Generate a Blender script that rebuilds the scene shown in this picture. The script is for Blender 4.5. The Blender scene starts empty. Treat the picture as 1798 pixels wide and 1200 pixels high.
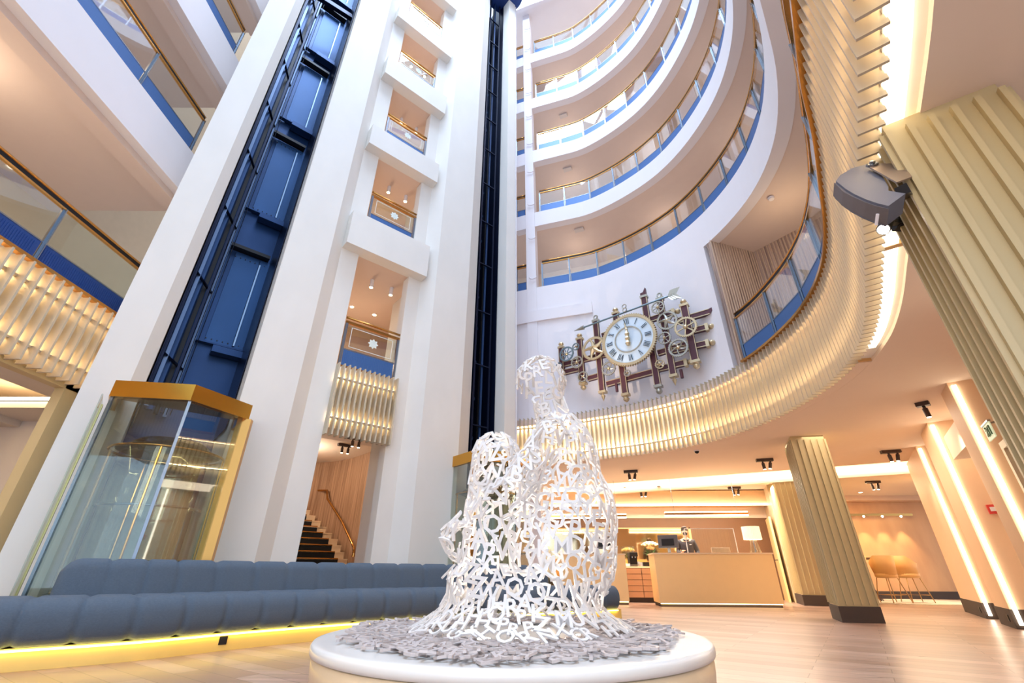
import bpy, bmesh, math, random
from math import sin, cos, pi, radians, atan2, sqrt, hypot
from mathutils import Vector, Matrix
from mathutils.geometry import tessellate_polygon

random.seed(7)
scene = bpy.context.scene
COL = scene.collection

# ------------------------------------------------------------------ camera
HC = 0.685
PITCH = radians(27.56); ROLL = radians(0.2); FPX = 776.0
cam_d = bpy.data.cameras.new('camera'); cam = bpy.data.objects.new('camera', cam_d); COL.objects.link(cam)
F = Vector((0, cos(PITCH), sin(PITCH))); U = Vector((0, -sin(PITCH), cos(PITCH))); R = Vector((1, 0, 0))
R2 = R * cos(ROLL) + U * sin(ROLL); U2 = -R * sin(ROLL) + U * cos(ROLL)
M = Matrix((R2, U2, -F)).transposed().to_4x4(); M.translation = (0, 0, HC)
cam.matrix_world = M
cam_d.sensor_fit = 'HORIZONTAL'; cam_d.sensor_width = 36.0; cam_d.lens = FPX / 1798 * 36.0
cam_d.clip_start = 0.02; cam_d.clip_end = 200
scene.camera = cam

# ------------------------------------------------------------------ world, exposure
w = bpy.data.worlds.new('sky'); scene.world = w; w.use_nodes = True
wn = w.node_tree.nodes; wl = w.node_tree.links
bg = wn['Background']; bg.inputs[0].default_value = (0.62, 0.78, 1.0, 1); bg.inputs[1].default_value = 1.5
scene.view_settings.view_transform = 'Standard'; scene.view_settings.look = 'None'
scene.view_settings.gamma = 1.0; scene.view_settings.use_curve_mapping = False
scene.view_settings.exposure = 0.35
scene.cycles.max_bounces = 7; scene.cycles.transparent_max_bounces = 24
scene.cycles.diffuse_bounces = 4; scene.cycles.glossy_bounces = 4; scene.cycles.transmission_bounces = 4
scene.cycles.sample_clamp_indirect = 6.0

def area(name, loc, target, sx, sy, power, color):
    l = bpy.data.lights.new(name, 'AREA'); l.shape = 'RECTANGLE'; l.size = sx; l.size_y = sy
    l.energy = power; l.color = color
    o = bpy.data.objects.new(name, l); COL.objects.link(o); o.location = loc
    o.rotation_euler = (Vector(target) - Vector(loc)).to_track_quat('-Z', 'Y').to_euler()
    return o
def point(name, loc, power, color, r=0.05):
    l = bpy.data.lights.new(name, 'POINT'); l.energy = power; l.color = color; l.shadow_soft_size = r
    o = bpy.data.objects.new(name, l); COL.objects.link(o); o.location = loc; return o
def spot(name, loc, target, power, color, ang=70, blend=0.6, r=0.03):
    l = bpy.data.lights.new(name, 'SPOT'); l.energy = power; l.color = color; l.spot_size = radians(ang)
    l.spot_blend = blend; l.shadow_soft_size = r
    o = bpy.data.objects.new(name, l); COL.objects.link(o); o.location = loc
    o.rotation_euler = (Vector(target) - Vector(loc)).to_track_quat('-Z', 'Y').to_euler(); return o
WARM = (1.0, 0.72, 0.42); SOFT = (1.0, 0.82, 0.62)
# the glass roof over the atrium
area('skylight', (-0.5, 3.0, 27.0), (-0.5, 3.0, 0), 9, 9, 4000, (0.60, 0.76, 1.0))
# warm light of the lobby ceiling coves and downlights (the lobby behind the camera)
area('lobby_ceiling_light', (-1.5, -3.0, 2.9), (-1.2, 3, 0.3), 3.5, 2.0, 110, (1.0, 0.88, 0.74))

# ------------------------------------------------------------------ materials
MATS = {}
def nmat(name):
    m = bpy.data.materials.new(name); m.use_nodes = True
    n = m.node_tree.nodes; l = m.node_tree.links
    return m, n, l, n['Principled BSDF']
def srgb(r, g, b):
    f = lambda c: (c / 255 / 12.92) if c / 255 <= 0.04045 else ((c / 255 + 0.055) / 1.055) ** 2.4
    return (f(r), f(g), f(b), 1)
def mat(name, rgb, rough=0.6, metal=0.0, var=0.06, scale=6.0, bump=0.0, bscale=60, stretch=(1, 1, 1), emit=None, es=0, spec=None, coat=0):
    if name in MATS: return MATS[name]
    m, n, l, p = nmat(name)
    c = srgb(*rgb)
    tc = n.new('ShaderNodeTexCoord'); mp = n.new('ShaderNodeMapping'); mp.inputs['Scale'].default_value = stretch
    l.new(tc.outputs['Object'], mp.inputs['Vector'])
    nz = n.new('ShaderNodeTexNoise'); nz.inputs['Scale'].default_value = scale; nz.inputs['Detail'].default_value = 6
    l.new(mp.outputs[0], nz.inputs['Vector'])
    mx = n.new('ShaderNodeMix'); mx.data_type = 'RGBA'
    mx.inputs[6].default_value = tuple(max(0, x * (1 - var)) for x in c[:3]) + (1,)
    mx.inputs[7].default_value = tuple(min(1, x * (1 + var)) for x in c[:3]) + (1,)
    l.new(nz.outputs['Fac'], mx.inputs[0]); l.new(mx.outputs[2], p.inputs['Base Color'])
    p.inputs['Roughness'].default_value = rough; p.inputs['Metallic'].default_value = metal
    if coat: p.inputs['Coat Weight'].default_value = coat
    if spec is not None: p.inputs['Specular IOR Level'].default_value = spec
    if bump:
        nb = n.new('ShaderNodeTexNoise'); nb.inputs['Scale'].default_value = bscale; nb.inputs['Detail'].default_value = 5
        l.new(mp.outputs[0], nb.inputs['Vector'])
        b = n.new('ShaderNodeBump'); b.inputs['Strength'].default_value = bump; b.inputs['Distance'].default_value = 0.01
        l.new(nb.outputs['Fac'], b.inputs['Height']); l.new(b.outputs[0], p.inputs['Normal'])
    if emit:
        p.inputs['Emission Color'].default_value = srgb(*emit); p.inputs['Emission Strength'].default_value = es
    MATS[name] = m; return m
def glass(name, tint=(0.93, 0.96, 0.96), refl=0.5):
    if name in MATS: return MATS[name]
    m, n, l, p = nmat(name); n.remove(p)
    t = n.new('ShaderNodeBsdfTransparent'); t.inputs[0].default_value = (*tint, 1)
    g = n.new('ShaderNodeBsdfGlossy'); g.inputs['Roughness'].default_value = 0.02
    fr = n.new('ShaderNodeLayerWeight'); fr.inputs['Blend'].default_value = 0.5
    pw = n.new('ShaderNodeMath'); pw.operation = 'POWER'; pw.inputs[1].default_value = 3.0; l.new(fr.outputs['Facing'], pw.inputs[0])
    ml = n.new('ShaderNodeMath'); ml.operation = 'MULTIPLY_ADD'; ml.inputs[1].default_value = 0.7; ml.inputs[2].default_value = 0.03 + refl * 0.06
    l.new(pw.outputs[0], ml.inputs[0])
    mx = n.new('ShaderNodeMixShader'); l.new(ml.outputs[0], mx.inputs[0]); l.new(t.outputs[0], mx.inputs[1]); l.new(g.outputs[0], mx.inputs[2])
    l.new(mx.outputs[0], n['Material Output'].inputs[0]); MATS[name] = m; return m
def led(name, rgb, es):
    if name in MATS: return MATS[name]
    m, n, l, p = nmat(name); n.remove(p)
    e = n.new('ShaderNodeEmission'); e.inputs[0].default_value = srgb(*rgb); e.inputs[1].default_value = es
    l.new(e.outputs[0], n['Material Output'].inputs[0]); MATS[name] = m; return m
def wood(name, c1, c2, scale=8, along='Z', rough=0.45, freq=1.0):
    """vertical timber strips: thin dark joints across, long grain along Z"""
    if name in MATS: return MATS[name]
    m, n, l, p = nmat(name)
    tc = n.new('ShaderNodeTexCoord'); mp = n.new('ShaderNodeMapping')
    mp.inputs['Scale'].default_value = (scale, scale, 0.25)
    l.new(tc.outputs['Object'], mp.inputs['Vector'])
    nz = n.new('ShaderNodeTexNoise'); nz.inputs['Scale'].default_value = 2.5 * freq; nz.inputs['Detail'].default_value = 8
    l.new(mp.outputs[0], nz.inputs['Vector'])
    cr = n.new('ShaderNodeValToRGB'); cr.color_ramp.elements[0].position = 0.35; cr.color_ramp.elements[1].position = 0.65
    cr.color_ramp.elements[0].color = srgb(*c1); cr.color_ramp.elements[1].color = srgb(*c2)
    l.new(nz.outputs['Fac'], cr.inputs[0]); l.new(cr.outputs[0], p.inputs['Base Color'])
    p.inputs['Roughness'].default_value = rough; MATS[name] = m; return m
def floor_mat():
    m, n, l, p = nmat('pale_oak_floor')
    tc = n.new('ShaderNodeTexCoord'); mp = n.new('ShaderNodeMapping'); mp.inputs['Rotation'].default_value = (0, 0, radians(35))
    l.new(tc.outputs['Object'], mp.inputs['Vector'])
    br = n.new('ShaderNodeTexBrick'); br.inputs['Scale'].default_value = 1.0
    br.inputs['Brick Width'].default_value = 1.3; br.inputs['Row Height'].default_value = 0.19; br.inputs['Mortar Size'].default_value = 0.0035
    br.inputs['Color1'].default_value = srgb(176, 148, 134); br.inputs['Color2'].default_value = srgb(144, 114, 100)
    br.inputs['Mortar'].default_value = srgb(112, 88, 76); br.offset = 0.4
    l.new(mp.outputs[0], br.inputs['Vector'])
    m2 = n.new('ShaderNodeMapping'); m2.inputs['Rotation'].default_value = (0, 0, radians(35)); m2.inputs['Scale'].default_value = (1.2, 14, 1)
    l.new(tc.outputs['Object'], m2.inputs['Vector'])
    nz = n.new('ShaderNodeTexNoise'); nz.inputs['Scale'].default_value = 1.5; nz.inputs['Detail'].default_value = 8
    l.new(m2.outputs[0], nz.inputs['Vector'])
    mx = n.new('ShaderNodeMix'); mx.data_type = 'RGBA'; mx.blend_type = 'OVERLAY'; mx.inputs[0].default_value = 0.55
    l.new(br.outputs['Color'], mx.inputs[6]); l.new(nz.outputs['Fac'], mx.inputs[7])
    l.new(mx.outputs[2], p.inputs['Base Color'])
    mr = n.new('ShaderNodeMapRange'); mr.inputs[3].default_value = 0.22; mr.inputs[4].default_value = 0.42
    l.new(nz.outputs['Fac'], mr.inputs[0]); l.new(mr.outputs[0], p.inputs['Roughness'])
    return m

WHITE = mat('white_plaster', (232, 226, 228), 0.75, var=0.02, scale=3, bump=0.04, bscale=30)
PLASTER = mat('mottled_lime_plaster', (226, 221, 214), 0.7, var=0.06, scale=2.2, bump=0.1, bscale=14, stretch=(1, 1, 0.6))
SOFFIT = mat('beige_soffit_paint', (222, 202, 190), 0.8, var=0.02)
CEIL = mat('warm_ceiling_paint', (240, 220, 200), 0.8, var=0.015)
CREAM = mat('cream_lacquer', (222, 204, 170), 0.45, var=0.03)
SLAT = mat('slat_paint', (196, 182, 158), 0.6, var=0.02)
FLUTE = mat('khaki_lacquered_panel', (190, 172, 130), 0.45, var=0.03)
BRASS = mat('polished_brass', (206, 152, 84), 0.18, 1.0, var=0.04)
BRUSH = mat('brushed_gold', (214, 158, 66), 0.17, 1.0, var=0.05, stretch=(1, 1, 30))
CHROME = mat('satin_steel', (150, 158, 168), 0.25, 1.0, var=0.03)
DARK = mat('dark_bronze_plinth', (72, 60, 54), 0.85, var=0.05)
BLACKM = mat('black_metal', (38, 36, 38), 0.4, 0.6, var=0.05)
BLUEP = mat('blue_perforated_panel', (66, 106, 164), 0.4, 0.2, var=0.08, scale=40, stretch=(4, 4, 0.1))
SHAFT = mat('blue_painted_steel', (30, 60, 104), 0.35, 0.5, var=0.35, scale=1.2, bump=0.1, bscale=8)
SHAFTD = mat('dark_blue_steel', (14, 24, 52), 0.35, 0.6, var=0.2)
GLASS = glass('clear_glass', (0.97, 0.985, 0.985), 0.8)
GLASSG = glass('green_tinted_glass', (0.9, 0.945, 0.915), 0.9)
WOODW = wood('oak_slatted_wall', (184, 150, 122), (138, 104, 80), 10)
WOODG = wood('grey_brown_slatted_wall', (190, 165, 150), (120, 98, 90), 12)
LEDW = led('warm_led_tape', (255, 224, 176), 34.0)
LEDS = led('soft_white_led', (255, 236, 205), 7.0)
FLOORM = floor_mat()

# ------------------------------------------------------------------ mesh builder
class MB:
    def __init__(s): s.v = []; s.f = []
    def add(s, vs, fs):
        b = len(s.v); s.v += [Vector(x) for x in vs]; s.f += [tuple(i + b for i in f) for f in fs]; return s
    def box(s, c, d, rz=0.0, M=None):
        x, y, z = d[0] / 2, d[1] / 2, d[2] / 2
        vs = [Vector((i * x, j * y, k * z)) for i in (-1, 1) for j in (-1, 1) for k in (-1, 1)]
        if M is None: M = Matrix.Rotation(rz, 4, 'Z')
        vs = [M @ v + Vector(c) for v in vs]
        return s.add(vs, [(0, 1, 3, 2), (4, 6, 7, 5), (0, 4, 5, 1), (2, 3, 7, 6), (0, 2, 6, 4), (1, 5, 7, 3)])
    def prism(s, poly, z0, z1):
        n = len(poly); vs = [(p[0], p[1], z0) for p in poly] + [(p[0], p[1], z1) for p in poly]
        fs = [(i, (i + 1) % n, n + (i + 1) % n, n + i) for i in range(n)]
        tri = tessellate_polygon([[Vector((p[0], p[1], 0)) for p in poly]])
        for t in tri: fs.append(tuple(t)); fs.append(tuple(n + i for i in reversed(t)))
        return s.add(vs, fs)
    def beam(s, a, b, wx, wz, up=(0, 0, 1)):
        a = Vector(a); b = Vector(b); d = (b - a); L = d.length; d.normalize(); up = Vector(up)
        sd = d.cross(up)
        if sd.length < 1e-4: sd = d.cross(Vector((0, 1, 0)))
        sd.normalize(); u = sd.cross(d)
        vs = []
        for p in (a, b):
            for i, j in ((-1, -1), (1, -1), (1, 1), (-1, 1)): vs.append(p + sd * (i * wx / 2) + u * (j * wz / 2))
        return s.add(vs, [(0, 1, 2, 3), (7, 6, 5, 4), (0, 4, 5, 1), (1, 5, 6, 2), (2, 6, 7, 3), (3, 7, 4, 0)])
    def tube(s, pts, r, n=8, closed=False, rs=None):
        pts = [Vector(p) for p in pts]; N = len(pts); b = len(s.v); prev = None
        for i, p in enumerate(pts):
            if closed: d = pts[(i + 1) % N] - pts[i - 1]
            else: d = pts[min(i + 1, N - 1)] - pts[max(i - 1, 0)]
            d.normalize()
            if prev is None:
                a = Vector((0, 0, 1)) if abs(d.z) < 0.9 else Vector((1, 0, 0))
                u = d.cross(a).normalized()
            else: u = (prev - d * prev.dot(d)).normalized()
            prev = u; vv = d.cross(u); rr = rs[i] if rs else r
            for k in range(n):
                t = 2 * pi * k / n; s.v.append(p + (u * cos(t) + vv * sin(t)) * rr)
        m = N if closed else N - 1
        for i in range(m):
            j = (i + 1) % N
            for k in range(n): s.f.append((b + i * n + k, b + i * n + (k + 1) % n, b + j * n + (k + 1) % n, b + j * n + k))
        if not closed:
            s.f.append(tuple(b + k for k in range(n))[::-1]); s.f.append(tuple(b + (N - 1) * n + k for k in range(n)))
        return s
    def lathe(s, prof, n=24, M=None):
        M = M or Matrix.Identity(4); b = len(s.v)
        for r, z in prof:
            for k in range(n):
                t = 2 * pi * k / n; s.v.append(M @ Vector((r * cos(t), r * sin(t), z)))
        for i in range(len(prof) - 1):
            for k in range(n): s.f.append((b + i * n + k, b + i * n + (k + 1) % n, b + (i + 1) * n + (k + 1) % n, b + (i + 1) * n + k))
        if prof[0][0] > 1e-4: s.f.append(tuple(b + k for k in range(n))[::-1])
        if prof[-1][0] > 1e-4: s.f.append(tuple(b + (len(prof) - 1) * n + k for k in range(n)))
        return s
    def sphere(s, c, r, n=12, sc=(1, 1, 1)):
        m = n // 2 + 1
        prof = [(max(1e-5, r * sin(pi * i / m)), -r * cos(pi * i / m)) for i in range(m + 1)]
        return s.lathe(prof, n, Matrix.Translation(c) @ Matrix.Diagonal((*sc, 1)))
    def wall(s, path, z0, z1, t0, t1, closed=False):
        """vertical band between offsets t0..t1 (to the left of travel) of a plan path"""
        a = offset(path, t0); b_ = offset(path, t1); n = len(path)
        vs = []
        for p, q in zip(a, b_): vs += [(p[0], p[1], z0), (p[0], p[1], z1), (q[0], q[1], z1), (q[0], q[1], z0)]
        fs = []
        for i in range(n - 1):
            k = 4 * i
            for j in range(4): fs.append((k + j, k + (j + 1) % 4, k + 4 + (j + 1) % 4, k + 4 + j))
        fs.append((0, 1, 2, 3)); fs.append((4 * n - 1, 4 * n - 2, 4 * n - 3, 4 * n - 4))
        return s.add(vs, fs)
    def build(s, name, m, parent=None, smooth=False, local=False, bevel=0):
        off = Vector((0, 0, 0))
        if parent is not None and not local:
            q = parent
            while q is not None: off += q.location; q = q.parent
        me = bpy.data.meshes.new(name)
        me.from_pydata([tuple(v - off) for v in s.v], [], s.f)
        bm = bmesh.new(); bm.from_mesh(me); bmesh.ops.recalc_face_normals(bm, faces=bm.faces)
        if bevel:
            bmesh.ops.remove_doubles(bm, verts=bm.verts, dist=1e-5)
            bmesh.ops.bevel(bm, geom=[e for e in bm.edges if e.is_manifold and e.calc_face_angle(0) > 0.5], offset=bevel, segments=2, affect='EDGES', profile=0.5)
        bm.to_mesh(me); bm.free()
        me.materials.append(m)
        if smooth:
            for p in me.polygons: p.use_smooth = True
        o = bpy.data.objects.new(name, me); COL.objects.link(o)
        if parent is not None: o.parent = parent
        return o

def offset(path, d):
    out = []; n = len(path)
    for i in range(n):
        a = path[max(i - 1, 0)]; b = path[min(i + 1, n - 1)]
        dx, dy = b[0] - a[0], b[1] - a[1]; L = hypot(dx, dy) or 1
        out.append((path[i][0] - dy / L * d, path[i][1] + dx / L * d))
    return out
def spline(P, step=0.15):
    P = [Vector((p[0], p[1])) for p in P]; out = []
    for i in range(len(P) - 1):
        p0 = P[max(i - 1, 0)]; p1 = P[i]; p2 = P[i + 1]; p3 = P[min(i + 2, len(P) - 1)]
        n = max(2, int((p2 - p1).length / step))
        for k in range(n):
            t = k / n
            q = 0.5 * ((2 * p1) + (-p0 + p2) * t + (2 * p0 - 5 * p1 + 4 * p2 - p3) * t * t + (-p0 + 3 * p1 - 3 * p2 + p3) * t ** 3)
            out.append((q.x, q.y))
    out.append((P[-1].x, P[-1].y)); return out
def resample(path, step):
    L = [0]
    for a, b in zip(path, path[1:]): L.append(L[-1] + hypot(b[0] - a[0], b[1] - a[1]))
    n = max(1, round(L[-1] / step)); out = []; j = 0
    for k in range(n + 1):
        s = L[-1] * k / n
        while j < len(L) - 2 and L[j + 1] < s: j += 1
        t = (s - L[j]) / max(1e-9, L[j + 1] - L[j]); a, b = path[j], path[j + 1]
        out.append((a[0] + (b[0] - a[0]) * t, a[1] + (b[1] - a[1]) * t))
    return out
def tag(o, label=None, cat=None, group=None, kind=None):
    if label: o['label'] = label
    if cat: o['category'] = cat
    if group: o['group'] = group
    if kind: o['kind'] = kind
    return o
def struct(o): o['kind'] = 'structure'; return o
def thing(name, label, cat, loc=(0, 0, 0), rz=0, group=None):
    o = bpy.data.objects.new(name, None); COL.objects.link(o); o.location = loc; o.rotation_euler = (0, 0, rz)
    o.empty_display_size = 0.1
    return tag(o, label, cat, group)
def copy_tree(o, parent=None):
    c = o.copy(); COL.objects.link(c)
    if parent is not None: c.parent = parent
    for ch in list(o.children): copy_tree(ch, c)
    return c

# plan frames: the lift front (s along, d towards the lobby) and its normal
P0 = (-2.59, 7.56); DS = (0.7627, 0.6468); DN = (0.6468, -0.7627); AF = atan2(DS[1], DS[0])
def fac(s, d, z=None):
    x = P0[0] + DS[0] * s + DN[0] * d; y = P0[1] + DS[1] * s + DN[1] * d
    return (x, y) if z is None else (x, y, z)
def fp(l): return [fac(*q) for q in l]
# ================================================================== SETTING
mb = MB(); mb.box((2.0, 6.0, -0.1), (40, 44, 0.2)); struct(mb.build('floor', FLOORM))

# ---- right-hand ring of galleries
RING = spline([(0.1, 11.3), (0.9, 11.0), (1.66, 10.76), (2.46, 10.45), (3.36, 9.75), (4.12, 8.85), (4.6, 7.75), (4.8, 6.5), (4.62, 5.3), (4.1, 4.2), (3.4, 3.25), (2.6, 2.3), (1.8, 1.4)], 0.2)
RINGX = [(-2.2, 12.05), (-1.4, 11.8), (-.6, 11.54)] + RING
LEV = [8.3, 11.3, 14.3, 17.3, 20.3]
for i, z in enumerate(LEV):
    zb = z - (0.85 if i == 0 else 0.6)
    mb = MB(); mb.wall(RING, zb, z, 0, 0.25); struct(mb.build('wall_ring_fascia', WHITE))
    mb = MB(); mb.wall(RINGX, zb + 0.02, z - 0.05, 0.2, 3.6); struct(mb.build('ceiling_ring_soffit', SOFFIT))
    mb = MB(); top = (LEV + [23.4])[i + 1] - 0.6 if i < 4 else 23.4
    mb.wall(RINGX, z - 0.02, top + 0.02, 2.6, 2.75); struct(mb.build('wall_ring_back', mat('warm_corridor_paint', (236, 216, 198), 0.8)))
mb = MB(); mb.wall(RINGX, 23.4, 23.6, -0.35, 4.5); struct(mb.build('ceiling_top', WHITE))
mb = MB(); mb.wall(resample(RING[:40], 0.3), 23.25, 23.42, -0.45, -0.3); struct(mb.build('trim_skylight', WHITE))
mb = MB()
for x in (2.9, 4.3): mb.beam((x, 9.9, 23.4), (x, 3.0, 23.4), 0.12, 0.12)
for y in (9.4, 8.0, 6.6): mb.beam((-3, y, 23.4), (4.2, y, 23.4), 0.12, 0.12)
struct(mb.build('trim_skylight_bars', WHITE))

# white square column that runs up the left end of the galleries
mb = MB(); mb.box((0.63, 11.22, 13.0), (0.3, 0.3, 20.8), radians(-18)); struct(mb.build('trim_column_ring', WHITE))
mb = MB()
for z in LEV[:]:
    for dz in (0.35, 1.9): mb.tube([(0.52, 11.04, z + dz), (0.56, 11.03, z + dz - 0.05), (0.63, 11.01, z + dz - 0.07), (0.70, 10.99, z + dz - 0.05), (0.74, 10.98, z + dz)], 0.018, 6)
struct(mb.build('trim_column_hooks', WHITE))

# clock wall below the second gallery
CW = RING[:next(i for i, p in enumerate(RING) if p[1] < 7.95)]
mb = MB(); mb.wall(CW, 2.95, 7.452, 0.0, 0.25); struct(mb.build('wall_clock', WHITE))
mb = MB(); mb.wall([p for p in CW if p[0] < 2.3], 7.1, 7.46, -0.06, 0.1); struct(mb.build('trim_clock_wall_ledge', WHITE))
mb = MB(); mb.wall(CW[:4], 0, 2.95, 0.03, 0.25)
mb.prism([(-0.1, 11.4), (-0.02, 9.9), (0.12, 9.88), (0.12, 11.3)], 0, 22.5)
struct(mb.build('wall_lift_return', WHITE))
mb = MB()
for zz in (2.75, 3.25): mb.box((0.42, 11.1, zz), (0.6, 0.12, 0.05), radians(-18))
mb.box((0.75, 11.0, 3.0), (0.06, 0.14, 0.55), radians(-18))
struct(mb.build('trim_niche', WHITE))

# mezzanine recess to the right of the clock: slatted timber lining
WL = [(4.55, 7.93), (5.75, 8.35), (6.6, 7.2), (6.9, 5.4), (6.6, 3.6), (5.6, 2.2), (4.0, 0.4)]
mb = MB(); mb.wall(WL, 4.05, 7.5, 0, 0.12); struct(mb.build('wall_mezzanine', WOODG))
mb = MB()
pth = resample(WL, 0.075)
for p in pth[:70]:
    q = Vector(p)
    mb.box((p[0], p[1], 5.77), (0.022, 0.022, 3.4), 0)
struct(mb.build('trim_mezzanine_slats', mat('timber_batten', (196, 172, 150), 0.5, var=0.2, scale=20)))

# ---- slatted band of the mezzanine (curved)
BAND = spline([(0.0, 10.75), (1.2, 10.3), (2.3, 9.72), (3.05, 9.2), (3.8, 8.35), (4.22, 7.1), (4.28, 5.9), (4.15, 5.05), (3.9, 4.35), (3.6, 3.8), (3.1, 3.06), (2.72, 2.5), (2.4, 2.08), (2.07, 1.6), (1.7, 1.08), (1.0, 0.2)], 0.15)
BAND = [(p[0] - .72 * k, p[1] + .69 * k) for p in BAND for k in [.07 * min(1, max(0, (8 - p[1]) / 4)) + .05 * min(1, max(0, (3.4 - p[1]) / 1.5))]]
mb = MB(); mb.wall(BAND, 3.9, 4.05, 0.05, 3.0); struct(mb.build('floor_mezzanine', SOFFIT))
bd = thing('slatted_balcony_band', 'curved cream slatted band sweeping below the clock and over reception', 'slatted screen', (3.0, 9.0, 2.9))
mb = MB(); mb.wall(BAND, 3.0, 4.0, 0.17, 0.22); mb.build('backing_panel', mat('lit_backing_paint', (252, 244, 226), 0.7), bd)
mb = MB()
for p, q in zip(resample(BAND, 0.105), resample(BAND, 0.105)[1:]):
    d = Vector((q[0] - p[0], q[1] - p[1])).normalized(); nrm = Vector((-d.y, d.x)); ang = atan2(d.y, d.x)
    c = Vector(p) + nrm * 0.055
    mb.box((c.x, c.y, 3.5), (0.016, 0.13, 1.16), ang)
mb.build('slats', SLAT, bd)
mb = MB(); mb.wall(BAND, 3.13, 3.16, 0.09, 0.12); mb.wall(BAND, 3.83, 3.86, 0.09, 0.12); mb.build('fixing_rail', SLAT, bd)
mb = MB(); mb.wall(BAND, 3.17, 3.185, 0.13, 0.165); mb.wall(BAND, 3.86, 3.875, 0.13, 0.165); mb.build('light_strip', LEDW, bd)
BR = [p for p in BAND if p[1] < 7.4]
mb = MB(); mb.wall(BR, 4.06, 4.10, -0.04, 0.04); mb.build('brass_edge', BRASS, bd)

# ---- lobby ceiling between the band and the right wall
RW0 = Vector((5.12, 4.47)); RWD = Vector((0.565, 0.825)); RWN = Vector((0.825, -0.565))
def rw(wd, dp=0.0): return tuple(RW0 + RWD * wd + RWN * dp)     # dp > 0 is into the wall
inner = offset(BAND, 0.5)
A1 = (3.0, 13.0); A2 = rw(6.86)
poly = [p for p in offset(BAND, 0.95)][4:-4] + [(1.9, -1.4), (6, -1.4), rw(-2.0, 0.6), rw(7.2, 0.6), A2, A1, (0.8, 14.0), (-0.1, 11.6)]
NB = [p for p in BAND if p[1] < 5.0]; FB = [p for p in BAND if p[1] > 4.85]
mb = MB(); mb.prism(poly, 2.95, 3.0); struct(mb.build('ceiling_lobby', CEIL)); mb = MB(); mb.wall(BAND, 2.94, 3.01, .28, 1.05); mb.wall(FB, 2.942, 3.008, .13, .4); struct(mb.build('ceiling_lobby', CEIL))
mb = MB(); mb.wall(NB, 2.985, 3.02, 0.11, 0.32); struct(mb.build('ceiling_cove_slot', mat('cove_white', (250, 244, 230), 0.8)))
mb = MB(); mb.wall(NB[2:], 2.955, 2.985, 0.115, 0.215); struct(mb.build('trim_cove_led', led('cove_led', (255, 236, 204), 3.5)))
mb = MB()
for k in (6, 20, 34, 48):
    if len(BAND) - k > 0:
        p = BAND[-k]; q = BAND[-k - 1]; d = Vector((p[0] - q[0], p[1] - q[1])).normalized(); nn = Vector((-d.y, d.x)); c = Vector(p) + nn * 0.21
        mb.box((c.x, c.y, 2.97), (0.05, 0.17, 0.04), atan2(d.y, d.x))
struct(mb.build('trim_cove_brackets', mat('pale_oak_block', (214, 170, 110), 0.5)))
# slab over the lobby so daylight does not leak through
# reception soffits, each parallel to the cove
AD = (Vector(A2) - Vector(A1)).normalized(); AN = Vector((-AD.y, AD.x))
def aa(t, n_, z=None):
    q = Vector(A1) + AD * t + AN * n_
    return (q.x, q.y) if z is None else (q.x, q.y, z)
def strip(t0, t1, n0, n1, z0, z1, name, m):
    mb = MB(); mb.prism([aa(t0, n0), aa(t1, n0), aa(t1, n1), aa(t0, n1)], z0, z1); return struct(mb.build(name, m))
strip(-3, 9.5, -0.1, 1.15, 3.16, 3.2, 'ceiling_reception_cove', CEIL)
strip(-3, 7.2, -0.02, 0.02, 2.95, 3.18, 'trim_cove_edge', CEIL)
strip(-3, 9.0, 0.95, 1.15, 2.82, 3.18, 'trim_reception_beam', CEIL)
strip(-3, 9.0, 0.86, 0.93, 2.96, 2.99, 'trim_reception_led', led('reception_led', (255, 236, 200), 11))
strip(-3, 12, 1.15, 8.5, 2.93, 2.97, 'ceiling_reception', CEIL)
# lowered soffit over the reception desk with a light line
mb = MB(); mb.prism([(0.5, 14.4), (7.75, 13.9), (7.9, 16.5), (0.5, 17)], 2.5, 2.9); struct(mb.build('ceiling_reception_soffit', mat('tan_soffit', (226, 190, 150), 0.7)))
mb = MB(); mb.prism([(0.5, 14.36), (7.7, 13.86), (7.7, 13.9), (0.5, 14.4)], 2.47, 2.52); struct(mb.build('trim_reception_light_line', LEDS))
mb = MB(); mb.prism([(0.5, 15.15), (8.0, 14.65), (8.0, 14.75), (0.5, 15.25)], 2.2, 2.52); struct(mb.build('trim_reception_bulkhead', CEIL))
mb = MB(); mb.prism([(0.5, 15.2), (5.6, 14.86), (5.6, 14.96), (0.5, 15.3)], 1.935, 2.2)
mb.prism([(5.55, 14.86), (8.0, 14.7), (8.0, 14.8), (5.55, 14.96)], 0, 2.2); struct(mb.build('wall_reception', mat('brown_wall_panel', (132, 96, 70), 0.5, var=0.05)))
mb = MB(); mb.prism([(0.5, 18.2), (9, 18.2), (9, 18.3), (0.5, 18.3)], 0, 3.0); struct(mb.build('wall_reception_back', mat('amber_wall', (226, 190, 120), 0.6)))
mb = MB(); mb.prism([(7.35, 13.2), (7.45, 13.2), (8.35, 15.5), (8.25, 15.5)], 0, 2.95); struct(mb.build('wall_reception_side', CREAM))
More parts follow.
